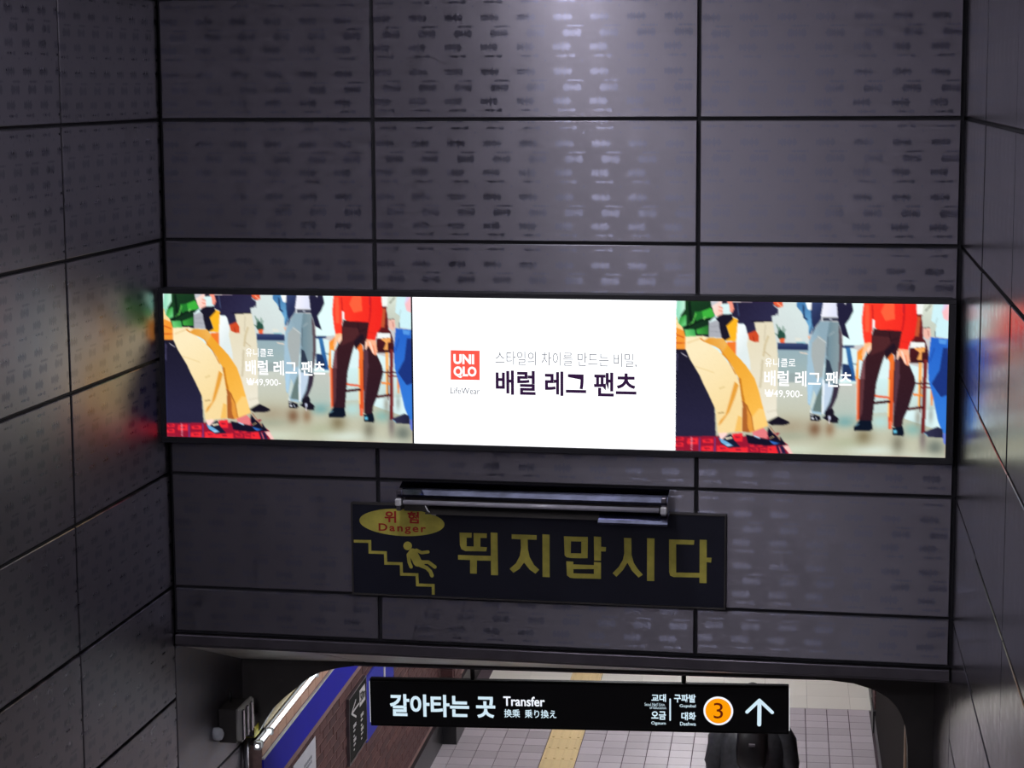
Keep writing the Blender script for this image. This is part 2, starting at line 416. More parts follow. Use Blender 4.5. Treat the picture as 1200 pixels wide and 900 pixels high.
BL, BH, BG = 0.190, 0.0565, 0.011
bmb = bmesh.new(); add_box(bmb, -BL / 2, BL / 2, -0.005, 0.0, -BH / 2, BH / 2); me_brick = mesh_from(bmb, 'brick')
def bricks(wall, F, a0, a1, zs, sgn, cap):
    spots = []
    for z0, z1 in zs:
        k = 0; z = z0 + BG / 2 + BH / 2
        while z + BH / 2 <= z1 + 0.004:
            x = a0 + BL / 2 + (0.1 if k % 2 else 0.0)
            while x + BL / 2 <= a1:
                P = F @ Vector((sgn * x, 0, z)); u, v, dz = seen(P)
                vis = -20 < u < 1220 and v < 915
                spots.append((0 if vis else 1, dz, sgn * x, z)); x += BL + BG
            z += BH + BG; k += 1
    spots.sort()
    for s in spots[:cap]:
        if s[0]: break
        link('brick', me_brick, M_BRICK_LIT if s[3] > 1.9 and F is F_HL else M_BRICK, wall, Matrix.Translation((s[2], random.uniform(-.0015, .0015), s[3])))
    rest = [s for i, s in enumerate(spots) if i >= cap or s[0]]
    bm = bmesh.new()
    for s in rest: add_box(bm, s[2] - BL / 2, s[2] + BL / 2, -0.005, 0, s[3] - BH / 2, s[3] + BH / 2)
    o = link('distant_bricks', mesh_from(bm, 'bricks'), M_BRICK, wall); o['kind'] = 'stuff'
bricks(hl, F_HL, PORT + 0.14, 21, [(0.30, 1.685), (1.925, 2.062)], 1, 298)
bricks(hr, F_HR, PORT + 0.14, 19, [(0.20, 2.20)], -1, 120)
# blue enamel band and its white edge, ochre wall above, dark skirting
bl = box('blue_band', M_BLUE, hl, 11.5, 21, -0.010, 0, 1.692, 1.905, 0.003)
box('top_edge', M_WHITEP, bl, 11.5, 21, -0.014, 0, 1.905, 1.916)
box('upper_wall', M_OCHRE, hl, 11.49, 28, -0.02, 0, 2.07, 2.9)
tag(box('baseboard_left', M_BLACK, None, 11.5, 27.9, -0.03, 0, 0, 0.26), kind='structure').matrix_world = F_HL
tag(box('baseboard_right', M_BLACK, None, -27.9, -11.5, -0.03, 0, 0, 0.16), kind='structure').matrix_world = F_HR
# brick piers standing proud of both walls, each with a black plinth
def pier(F, x0, x1, d, name):
    o = slab(name, F, x0, x1, 0.0, 2.9, M_MORTAR, d, -d)
    bm = bmesh.new(); z = 0.21; k = 0
    while z < 2.8:
        xs = [x0 + 0.004, (x0 + x1) / 2, x1 - 0.004] if k % 2 == 0 else [x0 + 0.004, x0 + 0.1, x1 - 0.1, x1 - 0.004]
        for a, b in zip(xs, xs[1:]):
            add_box(bm, a + 0.003, b - 0.003, -d - 0.012, -d, z, z + BH)
        add_box(bm, x0 - 0.012, x0, -d + 0.004, -0.02, z, z + BH); add_box(bm, x1, x1 + 0.012, -d + 0.004, -0.02, z, z + BH)
        z += BH + BG; k += 1
    q = link('pier_bricks', mesh_from(bm, 'pb'), M_BRICK, o); q['kind'] = 'stuff'
    box('plinth', M_BLACK, o, x0 - 0.02, x1 + 0.02, -d - 0.025, 0.0, 0.0, 0.2)
    return o
pier(F_HL, 17.75, 18.15, 0.13, 'trim_4')
pier(F_HR, -18.9, -18.5, 0.02, 'trim_5')
dk = tag(box('wall_shade_sheet', plain('painted_shade_brown', (26, 21, 20), 0.9, spec=0.1), None, -18.3, -13.6, -0.03, 0, 0.17, 1.95, 0.004), 'added dark brown sheet standing for shade along the right corridor wall beside the floor edge', 'board'); dk.matrix_world = F_HR  # added sheet, its near-black colour stands for shade on the bricks
ct = tag(box('corner_trim', plain('beige_trim', (196, 168, 140), 0.5), None, 0.70, 0.745, PORT + 0.131, PORT + 0.20, 0.0, 2.25, 0.003), kind='structure'); ct.name = 'trim_6'; ct.matrix_world = F_HALL

# lamps of the corridor (above the view) and of the stairwell
M_LAMP_H = emitter('lamp_hall', (248, 247, 250), LAMP_HALL)
M_LAMP_F = emitter('lamp_landing', (243, 240, 253), LAMP_LANDING)
M_LAMP_S = emitter('lamp_stair', (243, 240, 253), LAMP_STAIR)
def lamp(F, x, y, z, lx, ly, me, label, grp):
    r = empty('ceiling_lamp', F @ Matrix.Translation((x, y, z)), label, 'lamp', grp)
    box('housing', M_WHITEP, r, -lx / 2 - 0.03, lx / 2 + 0.03, -ly / 2 - 0.03, ly / 2 + 0.03, -0.06, 0.0)
    box('diffuser', me, r, -lx / 2, lx / 2, -ly / 2, ly / 2, -0.075, -0.06)
for al, w_ in ((13.2, 'nearest the portal'), (15.6, 'second from the portal'), (18.2, 'third from the portal, over the tile border'), (21.0, 'fourth from the portal'), (24, 'farthest along')):
    lamp(F_HALL, -1.0, al, 2.9, 0.3, 1.2, M_LAMP_H, 'white corridor ceiling lamp, ' + w_, 'corridor ceiling lamps')
for x, y, lx, w_ in ((-1.55, -1.6, 0.5, 'widest one over the upper landing'), (-1.8, 1.0, 0.32, 'over the top steps'), (-1.82, 3.6, 0.32, 'over the middle of the stairs'), (-1.85, 6.2, 0.32, 'over the lower stairs'), (-1.86, 8.85, 0.3, 'closest to the steel front wall')):
    lamp(Matrix.Identity(4), x, y, 7.0, lx, 1.5, M_LAMP_F if y < 0 else M_LAMP_S, 'white stairwell ceiling lamp, ' + w_, 'stairwell ceiling lamps')

# ------------------------------------------------------------------ the wide LED screen
SO = 0.09                                               # it stands 9 cm off the wall
def sp(px, py): return at(F_FRONT, px, py, SO)
sx0, sx3 = sp(193.5, 430)[0], sp(1110, 440)[0]
zt = (sp(193.5, 343)[1] + sp(1110, 357.5)[1]) / 2; zb = (sp(196, 510.5)[1] + sp(1109, 537.5)[1]) / 2
sx1, sx2 = sp(484.3, 430)[0], sp(792.3, 430)[0]
scr = empty('led_screen', F_FRONT @ Matrix.Translation((0, 0, zb)), 'wide black-framed LED advertising screen glowing across the dark steel wall', 'screen')
Z = lambda z: z - zb
box('casing', M_BEZEL, scr, sx0 - 0.02, sx3 + 0.02, -SO + 0.012, -0.004, Z(zb) - 0.025, Z(zt) + 0.025, 0.004)
bz = 0.026
bm = bmesh.new()
add_box(bm, sx0 - bz, sx3 + bz + 0.01, -SO - 0.012, -SO + 0.02, Z(zt), Z(zt) + bz, 0.002)
add_box(bm, sx0 - bz, sx3 + bz + 0.01, -SO - 0.012, -SO + 0.02, Z(zb) - bz - 0.004, Z(zb), 0.002)
add_box(bm, sx0 - bz, sx0, -SO - 0.012, -SO + 0.02, Z(zb), Z(zt), 0.002)
add_box(bm, sx3, sx3 + bz + 0.01, -SO - 0.012, -SO + 0.02, Z(zb), Z(zt), 0.002)
link('bezel', mesh_from(bm, 'bezel'), M_BEZEL, scr)

# the advertisement picture: painted shape by shape into a fine grid of colours (a flat screen image)
OFF = {'A': (190, 340), 'B': (190, 430), 'C': (300, 340), 'D': (300, 430), 'E': (380, 340), 'F': (380, 430)}
SHAPES = []
def sh(c, s, c2=None, ax=None):
    """polygon in tenths of a view pixel; letters switch the origin"""
    pts = []; o = 'A'
    for tok in s.split():
        if tok in OFF: o = tok; continue
        x, y = tok.split(','); pts.append((OFF[o][0] + float(x) / 10, OFF[o][1] + float(y) / 10))
    if ax is not None:
        ax = [(OFF[ax[0]][0] + ax[1] / 10, OFF[ax[0]][1] + ax[2] / 10), (OFF[ax[3]][0] + ax[4] / 10, OFF[ax[3]][1] + ax[5] / 10)]
    SHAPES.append(('p', c, pts, c2, ax))
def blob(c, o, x, y, rx, ry, k=1.0):
    SHAPES.append(('b', c, (OFF[o][0] + x / 10, OFF[o][1] + y / 10), (rx / 10, ry / 10), k))
def ln(c, s, wd):
    pts = []; o = 'A'
    for tok in s.split():
        if tok in OFF: o = tok; continue
        x, y = tok.split(','); pts.append((OFF[o][0] + float(x) / 10, OFF[o][1] + float(y) / 10))
    SHAPES.append(('l', c, pts, wd / 10, None))
# room
sh((216, 240, 241), 'A 0,0 F 1200,0 1200,900 B 0,900')
sh((205, 214, 213), 'A 1050,40 C 240,40 370,260 370,520 A 1050,520', (214, 228, 226), ('A', 1100, 500, 'C', 300, 60))
sh((224, 250, 248), 'C 740,40 950,40 960,520 740,540')
sh((148, 172, 180), 'C 30,570 375,570 375,960 30,960', (160, 178, 176), ('C', 100, 580, 'C', 100, 900))
sh((200, 206, 198), 'D 0,-60 E 1050,1500 F 1100,900 B 0,900 B 0,50', (190, 190, 168), ('D', 600, 0, 'D', 600, 500))
sh((150, 165, 165), 'D 50,-60 370,-60 370,40 50,40')
sh((206, 236, 236), 'F -10,0 1040,0 1040,330 -10,400', (196, 214, 208), ('F', 300, 0, 'F', 300, 380))
sh((192, 196, 188), 'F -300,50 90,50 90,450 -300,450', (176, 190, 180), ('F', -100, 60, 'F', -100, 430))
blob((165, 152, 128), 'D', 200, 540, 260, 120, .8); blob((150, 160, 140), 'D', 200, 640, 260, 60, .5)
blob((110, 162, 165), 'D', 780, 480, 130, 70, .8); blob((176, 218, 218), 'F', 350, 480, 130, 90, .8)
blob((206, 216, 196), 'D', 250, 790, 300, 60, .7); blob((120, 175, 172), 'F', 700, 560, 120, 80, .7)
blob((96, 106, 100), 'F', 930, 760, 110, 110, .8); blob((170, 176, 146), 'D', 800, 720, 240, 90, .7)
blob((214, 226, 214), 'F', 280, 800, 300, 70, .8); blob((200, 206, 190), 'F', 700, 850, 300, 40, .6)
blob((120, 86, 62), 'D', 460, 560, 75, 90, .85); blob((138, 104, 76), 'D', 620, 560, 60, 90, .75)
blob((120, 106, 76), 'F', 180, 640, 100, 100, .75); blob((110, 106, 90), 'F', 540, 720, 75, 120, .7)
blob((96, 78, 84), 'F', 800, 660, 40, 140, .6); blob((130, 118, 100), 'F', 745, 430, 35, 110, .6); blob((120, 120, 110), 'F', 880, 400, 30, 100, .5)
# plant, table
for a, b in ((30, 300), (60, 330), (100, 320), (120, 350), (20, 400), (125, 420)): ln((92, 130, 112), 'C 80,450 %d,%d' % (a, b), 12)
sh((40, 78, 66), 'C 45,370 75,350 95,385 120,390 125,450 60,460 40,430'); sh((236, 100, 56), 'C 62,452 122,452 112,500 70,500')
sh((150, 196, 206), 'C 240,490 340,490 340,510 240,510'); sh((58, 72, 112), 'C 40,500 372,508 372,578 45,576', (36, 46, 84), ('C', 100, 505, 'C', 100, 570))
sh((238, 214, 196), 'C 280,600 368,616 368,628 280,612'); sh((222, 224, 214), 'C 230,440 300,450 300,485 230,480')
sh((44, 62, 104), 'C 735,530 865,532 850,556 735,560'); sh((56, 116, 172), 'C 770,556 816,556 D 885,20 830,20', (36, 84, 148), ('C', 790, 560, 'D', 860, 0))
sh((34, 52, 92), 'C 738,735 800,738 830,800 850,900 738,900'); ln((60, 100, 130), 'C 840,735 900,740', 10)
# orange sofa, dark bench, rug
sh((242, 150, 52), 'A 20,180 140,330 150,580 25,570'); sh((250, 214, 150), 'A 25,150 45,230 80,280 130,340 120,360 30,320')
ln((210, 96, 30), 'A 30,400 130,440', 14); ln((206, 90, 30), 'A 30,500 140,500', 12)
sh((28, 26, 44), 'A 35,565 150,570 220,700 330,870 B 330,0 420,160 480,320 500,640 520,680 45,660', (38, 36, 62), ('A', 60, 600, 'B', 100, 500))
ln((70, 66, 96), 'A 60,620 60,800', 14); ln((210, 205, 215), 'A 105,612 165,650', 8)
sh((150, 24, 50), 'B 50,648 840,640 1190,600 D 60,640 180,740 225,845 B 40,830')
for r in ((65, 655, 150, 690), (60, 715, 150, 760), (190, 662, 305, 735), (355, 672, 470, 718), (345, 750, 470, 808), (510, 742, 640, 815), (640, 765, 850, 822), (680, 605, 790, 700), (870, 735, 1010, 760), (880, 775, 960, 812), (985, 770, 1050, 825), (1060, 748, 1150, 830)):
    sh((240, 42, 54), 'B %d,%d %d,%d %d,%d %d,%d' % (r[0], r[1] + 10, r[2], r[1], r[2], r[3], r[0], r[3]))
    ln((130, 20, 50), 'B %d,%d %d,%d' % ((r[0] + r[2]) / 2 - 22, (r[1] + r[3]) / 2, (r[0] + r[2]) / 2 + 22, (r[1] + r[3]) / 2), 14)
for y in (660, 685, 710, 735, 758, 785): ln((250, 200, 215), 'B 238,%d 238,%d' % (y, y + 8), 12)
for x in (325, 490): ln((92, 60, 130), 'B %d,660 %d,820' % (x, x), 12)
sh((238, 40, 52), 'D 0,752 50,756 75,832 0,832'); sh((36, 26, 62), 'D 50,756 125,748 160,836 80,834'); sh((245, 196, 190), 'D 120,748 180,744 235,838 195,838')
ln((250, 110, 120), 'D 85,760 110,830', 10)
# man in white trousers and dark sweater
sh((226, 217, 190), 'A 700,285 790,300 815,400 850,380 905,365 888,272 1085,258 1112,400 1140,560 1152,680 D 55,0 45,350 60,415 -60,470 B 1000,420 990,300 900,0 A 800,800 700,640', (232, 226, 208), ('A', 900, 500, 'D', 0, 420))
sh((240, 247, 248), 'A 700,285 790,300 826,430 815,520 850,700 860,800 790,760 700,640', (222, 232, 232), ('A', 710, 400, 'A', 850, 500))
ln((206, 190, 152), 'A 1040,430 1010,520 995,640', 22); ln((205, 190, 158), 'A 1000,590 1070,650', 12); ln((206, 196, 168), 'A 985,700 975,890 B 965,90', 26); ln((200, 190, 165), 'A 1010,300 1000,470', 10)
ln((205, 196, 176), 'B 1050,370 1150,350', 8)
sh((36, 32, 58), 'A 650,50 1090,40 1130,90 1152,140 1148,190 1072,202 1082,262 888,272 908,362 818,398 795,310 775,285 700,282 712,235 655,208 635,160', (44, 42, 72), ('A', 700, 60, 'A', 1000, 250))
ln((20, 16, 34), 'A 860,262 1075,262', 12); ln((235, 245, 240), 'A 1090,84 1148,128 1148,180 1120,188', 8)
ln((70, 84, 120), 'A 700,60 720,200', 10)
sh((226, 92, 60), 'A 1085,45 1185,45 1192,95 1150,112 1098,82'); ln((250, 170, 130), 'A 1130,60 1180,100', 12)
sh((205, 74, 40), 'A 822,395 905,362 940,420 942,490 900,492 838,465'); ln((160, 44, 26), 'A 880,430 890,480', 8)
sh((24, 20, 34), 'B 1050,485 1165,418 D 65,420 185,478 190,498 150,515 0,518')
# woman with the cup, cream barrel trousers
sh((150, 220, 190), 'A 50,22 140,22 135,120 95,190 65,285 35,170', (190, 240, 214), ('A', 60, 100, 'A', 120, 100))
sh((26, 62, 34), 'A 135,22 412,24 432,110 465,205 400,262 402,425 290,432 150,435 118,335 80,272 92,190 138,118', (20, 46, 30), ('A', 150, 60, 'A', 380, 300))
sh((62, 176, 62), 'A 312,150 420,108 462,202 345,252'); sh((36, 120, 46), 'A 240,150 320,150 340,250 260,270')
sh((56, 150, 66), 'A 80,215 150,185 152,300 110,322 68,280', (110, 210, 130), ('A', 80, 250, 'A', 140, 290))
sh((110, 206, 120), 'A 135,350 245,345 262,428 150,432', (60, 160, 80), ('A', 150, 400, 'A', 250, 350)); sh((64, 168, 66), 'A 262,352 395,300 398,402 275,408', (40, 110, 46), ('A', 270, 380, 'A', 390, 330))
ln((96, 200, 84), 'A 255,175 225,270 165,318', 14); ln((14, 30, 22), 'A 150,330 300,250 400,230', 22); ln((14, 32, 22), 'A 180,50 200,240', 30)
ln((140, 220, 120), 'A 340,235 360,215', 14)
sh((170, 172, 180), 'A 400,275 500,238 555,445 402,432'); ln((140, 142, 150), 'A 420,320 520,310', 6); ln((140, 142, 150), 'A 410,370 530,380', 6)
sh((196, 198, 204), 'A 410,26 545,28 450,90 425,110')
sh((250, 180, 36), 'A 655,218 712,240 697,480 560,480 632,430 588,310'); sh((240, 120, 44), 'A 600,488 697,486 697,640 590,560')
sh((26, 24, 40), 'A 470,228 520,185 642,180 660,240 588,310 632,440 562,482 540,440 515,330 508,268')
sh((214, 240, 240), 'A 518,70 642,66 642,178 540,184'); sh((26, 20, 40), 'A 535,34 590,34 590,62 535,66')
sh((252, 196, 180), 'A 428,92 520,34 535,60 515,90 548,118 545,182 480,208 446,160', (255, 224, 214), ('A', 540, 150, 'A', 440, 100)); sh((244, 150, 130), 'A 582,36 645,40 668,120 652,162 624,158 616,76')
ln((216, 110, 90), 'A 505,100 545,110', 8); ln((216, 110, 90), 'A 505,140 545,150', 8)
sh((30, 30, 40), 'A 270,400 400,402 398,438 340,420 275,415')
sh((236, 164, 50), 'A 560,535 605,520 697,630 800,740 905,895 B 960,160 1005,330 1060,525 870,602 790,590 770,400 745,0 A 730,890 640,720 540,620', (246, 186, 80), ('A', 600, 700, 'B', 1000, 400))
sh((170, 96, 44), 'B 775,240 830,290 885,420 872,602 785,590'); sh((226, 150, 60), 'B 800,250 885,420 905,580 868,602 840,540 830,350')
sh((250, 204, 120), 'B 885,430 960,330 1005,340 1058,524 912,578'); ln((176, 104, 36), 'B 790,240 880,420 905,575', 10); ln((196, 120, 30), 'B 745,0 770,160 790,240', 26)
sh((247, 230, 188), 'A 148,430 340,420 400,445 440,540 500,580 600,700 700,840 725,900 B 745,60 755,130 782,300 780,590 520,612 488,340 400,150 325,0 A 315,870 200,680 150,560', (243, 216, 158), ('A', 300, 600, 'B', 700, 300))
sh((228, 156, 58), 'A 340,480 400,438 560,450 605,520 560,590 470,540 380,500', (236, 176, 84), ('A', 400, 500, 'A', 560, 460))
sh((228, 158, 60), 'B 690,30 735,70 700,200 640,370 560,490 522,532 540,470 600,400 640,240'); sh((242, 190, 100), 'B 735,410 775,430 780,588 700,596')
ln((206, 130, 50), 'A 520,560 620,700 700,850', 10); ln((232, 206, 150), 'A 260,760 460,830', 10); ln((216, 190, 130), 'B 530,110 580,90', 12); ln((150, 120, 70), 'B 520,385 580,375', 10)
ln((226, 190, 130), 'A 170,500 330,440', 10); ln((214, 130, 50), 'A 310,450 350,480', 14)
sh((255, 214, 206), 'B 530,605 625,605 600,670 550,690'); sh((20, 28, 52), 'B 508,620 560,690 610,640 660,612 700,690 770,765 640,775 560,725')
sh((110, 172, 216), 'B 530,660 600,690 690,748 625,758 560,715'); sh((210, 235, 250), 'B 600,735 680,745 640,755'); sh((240, 226, 196), 'B 600,660 670,650 680,665 610,680')
sh((228, 122, 126), 'B 890,595 1010,548 1065,605 1055,672 910,645'); sh((20, 18, 38), 'B 820,620 880,635 1080,680 1055,620 1060,540 1110,600 1190,680 D 90,640 160,742 -20,748 B 1000,745 850,722')
ln((176, 214, 240), 'B 915,640 970,662', 14); sh((52, 106, 190), 'B 1070,688 1190,720 D 30,735 B 1110,725'); ln((210, 180, 130), 'B 1080,665 1120,645', 10)
ln((150, 120, 96), 'B 1080,530 1190,680', 12); ln((200, 150, 130), 'D -10,560 60,640', 8)
# jeans and blue jacket
sh((66, 120, 172), 'C 240,52 330,50 352,112 386,140 395,200 420,330 400,380 375,425 368,310 330,240 290,160 238,100', (110, 170, 210), ('C', 260, 80, 'C', 380, 330))
ln((36, 60, 100), 'C 310,90 320,220 350,240', 18); ln((40, 74, 120), 'C 395,140 410,300 385,400', 14)
sh((246, 250, 252), 'C 330,52 398,52 388,140 356,132'); sh((52, 64, 106), 'C 398,54 522,54 512,205 490,258 440,330 405,440 398,440 420,330 398,200', (40, 48, 84), ('C', 400, 100, 'C', 500, 200))
sh((238, 238, 250), 'C 520,54 665,54 668,160 682,218 498,210', (220, 224, 244), ('C', 520, 100, 'C', 670, 120))
sh((34, 32, 58), 'C 660,54 822,54 842,150 800,240 758,300 806,458 730,412 705,320 682,260 672,150'); sh((250, 250, 255), 'C 740,56 760,56 758,76 742,76')
sh((60, 64, 82), 'C 500,220 682,224 680,262 498,256'); sh((190, 196, 208), 'C 590,232 618,232 616,250 592,250'); sh((230, 236, 240), 'C 505,216 520,216 518,258 503,258')
sh((140, 166, 180), 'C 490,260 600,265 575,560 560,690 545,760 D 535,0 530,200 525,400 430,385 405,300 380,280 368,60 C 362,900 368,600 380,460 425,370', (160, 190, 208), ('C', 560, 500, 'C', 380, 600))
sh((166, 174, 174), 'C 480,420 555,480 555,600 530,880 460,900 405,640 410,500'); sh((170, 205, 228), 'D 372,60 430,60 405,280 382,270'); sh((104, 124, 122), 'D 470,200 528,60 526,372 430,358')
sh((196, 210, 206), 'D 440,120 470,200 425,340 405,300'); sh((212, 224, 226), 'D 405,330 430,385 420,400 405,380')
sh((112, 138, 150), 'C 590,265 688,270 712,360 735,560 732,700 712,900 D 700,80 640,300 570,395 545,390 538,100 C 560,700 575,560 570,420', (134, 152, 158), ('C', 580, 500, 'C', 700, 500))
sh((46, 56, 74), 'C 562,680 600,700 640,830 560,835'); sh((92, 78, 86), 'C 688,300 722,400 738,560 735,720 712,900 695,900 702,600')
sh((54, 44, 62), 'D 655,60 712,70 690,200 640,320 570,360 625,260'); sh((190, 208, 228), 'D 545,50 645,60 640,150 600,280 560,370 545,380'); sh((236, 244, 250), 'D 530,10 552,10 552,390 530,390')
ln((86, 100, 110), 'C 575,440 572,640', 10); ln((200, 210, 212), 'C 470,430 560,500', 8); ln((170, 182, 186), 'C 590,420 640,380', 8)
sh((240, 180, 150), 'C 364,425 396,430 378,475')
sh((18, 18, 32), 'D 405,385 450,395 515,420 520,455 500,470 415,465'); sh((235, 240, 240), 'D 402,380 412,400 440,395 445,402 415,412'); sh((225, 230, 240), 'D 422,430 448,430 448,450 422,450'); ln((200, 205, 215), 'D 470,430 480,455', 10)
sh((26, 22, 36), 'D 565,360 640,325 662,370 660,400 710,440 705,492 620,485 540,432 568,410'); sh((206, 210, 236), 'D 600,415 625,410 625,450 605,455'); ln((226, 220, 226), 'D 610,460 612,495', 12)
# red sweater on a stool
sh((240, 134, 44), 'E 90,600 155,540 150,700 112,690 110,900 78,900 90,700', (250, 160, 60), ('E', 100, 560, 'E', 140, 700)); sh((220, 84, 44), 'F 88,0 132,0 128,440 100,480', (250, 190, 150), ('F', 115, 0, 'F', 92, 0))
sh((110, 30, 34), 'E 640,460 690,440 700,190 765,190 780,460 800,470 830,560 850,720 640,725', (60, 24, 30), ('E', 700, 300, 'E', 750, 700)); sh((190, 84, 50), 'E 705,210 750,215 735,430 690,430')
sh((238, 242, 240), 'E 650,492 800,500 800,548 700,556 640,560'); sh((240, 166, 90), 'E 680,562 805,548 800,600 768,610 770,690 720,688 748,610'); sh((240, 244, 240), 'E 698,66 780,66 770,190 705,190')
sh((248, 176, 96), 'E 740,720 778,720 F 772,330 742,330'); sh((100, 26, 32), 'E 790,680 830,690 F 822,600 782,605', (130, 50, 48), ('F', 790, 0, 'F', 820, 0)); ln((90, 40, 40), 'F 765,20 765,370', 8)
ln((70, 20, 30), 'F 700,48 862,52', 12); ln((120, 34, 38), 'F 770,95 880,98', 14); sh((240, 136, 60), 'F 690,160 792,172 792,192 690,186'); ln((76, 24, 30), 'F 640,335 795,312', 26); sh((236, 150, 90), 'F 868,120 902,100 896,290 876,300')
sh((240, 116, 46), 'E 400,640 440,590 482,650 488,900 F 482,470 470,560 438,560 430,300 428,0 E 438,720', (222, 84, 38), ('E', 430, 700, 'F', 480, 300)); sh((252, 196, 120), 'F 424,0 442,0 442,420 430,420'); sh((250, 120, 90), 'F 450,470 468,470 468,550 452,550')
ln((226, 96, 60), 'F 295,190 440,208', 24); ln((60, 24, 30), 'F 280,268 440,250', 28)
sh((58, 28, 34), 'E 240,430 262,345 560,362 545,560 640,740 700,880 F 712,60 640,330 590,450 582,540 490,530 480,0 E 490,640 430,592 378,650 345,760 312,900 F 300,50 265,480 128,480 125,0 E 150,720 188,640', (48, 26, 36), ('E', 300, 400, 'F', 600, 400))
sh((78, 38, 42), 'E 245,420 430,440 440,500 380,580 232,640 245,560'); sh((120, 74, 80), 'E 128,900 152,700 180,660 175,900'); sh((92, 52, 58), 'F 130,0 175,0 160,380 132,440'); sh((86, 54, 66), 'E 492,660 540,700 545,900 F 540,0 500,400 490,300')
sh((34, 22, 34), 'E 380,590 480,500 500,560 400,690'); ln((40, 18, 26), 'E 425,380 440,480 520,450', 8)
sh((252, 62, 42), 'E 150,60 700,62 715,250 690,440 640,510 628,582 530,565 540,480 558,372 300,355 272,330 262,250 245,240 242,400 240,505 165,500 150,420 132,250', (238, 40, 34), ('E', 150, 300, 'E', 700, 300))
sh((255, 96, 60), 'E 370,64 470,64 480,240 380,260 330,160'); ln((196, 28, 34), 'E 575,90 575,250 560,360', 16); ln((206, 36, 34), 'E 240,90 250,230', 16); ln((190, 26, 30), 'E 400,360 556,372', 8); ln((214, 40, 34), 'E 545,480 630,500', 8); ln((150, 30, 60), 'E 568,70 566,170', 8)
sh((255, 90, 60), 'E 160,80 210,80 215,380 170,380'); sh((250, 250, 250), 'E 248,245 272,250 270,330 252,338')
sh((252, 190, 140), 'E 165,500 240,500 240,570 205,628 190,575 160,670 140,640'); sh((255, 214, 190), 'E 195,560 240,520 228,590 206,625'); sh((252, 178, 140), 'E 525,565 630,578 650,700 635,758 600,742 545,640 515,692 505,640')
ln((255, 216, 196), 'E 560,600 600,720', 18); ln((220, 110, 80), 'E 600,640 622,740', 8); ln((255, 216, 196), 'E 520,600 515,680', 16)
sh((14, 22, 38), 'F 72,540 130,460 258,462 275,560 245,578 78,578'); ln((90, 130, 150), 'F 90,520 125,500', 14); sh((14, 22, 38), 'F 480,540 588,528 606,610 592,636 485,622'); sh((100, 190, 220), 'F 490,570 530,565 528,600 495,605')
# figure at the edge, blue jeans
sh((214, 222, 208), 'E 785,66 1040,66 1040,450 905,432 862,442 850,340 782,345 758,230', (196, 204, 190), ('E', 800, 100, 'E', 780, 300)); sh((204, 238, 244), 'E 880,66 1040,66 1040,455 905,430 915,300 860,260'); ln((120, 124, 110), 'E 852,90 800,150', 12); ln((90, 100, 110), 'E 905,430 905,380', 12)
ln((170, 190, 190), 'E 905,300 925,230', 8); sh((236, 184, 168), 'E 782,342 852,340 862,430 826,470 778,422'); ln((180, 110, 100), 'E 830,370 838,430', 8); ln((90, 80, 80), 'E 785,340 845,332', 8)
sh((246, 190, 196), 'E 968,150 1040,80 1040,262 990,240'); sh((226, 206, 236), 'E 990,66 1040,66 1010,120 968,170')
sh((40, 100, 200), 'E 862,440 1040,460 F 1040,620 1005,592 955,470 900,210 845,0 E 838,700', (50, 120, 214), ('E', 870, 500, 'F', 980, 400)); sh((28, 52, 124), 'E 990,560 1040,560 F 1040,180 980,200 880,50 E 960,800'); sh((84, 150, 226), 'E 940,460 1030,470 1020,520 950,510')
ln((30, 70, 160), 'E 860,700 900,560', 10); sh((50, 50, 78), 'F 810,590 950,530 1005,560 1015,655 850,642', (36, 36, 60), ('F', 820, 600, 'F', 1000, 600)); ln((130, 170, 190), 'F 815,600 850,632', 10); sh((100, 120, 210), 'F 1008,610 1040,600 1040,740 1015,700')
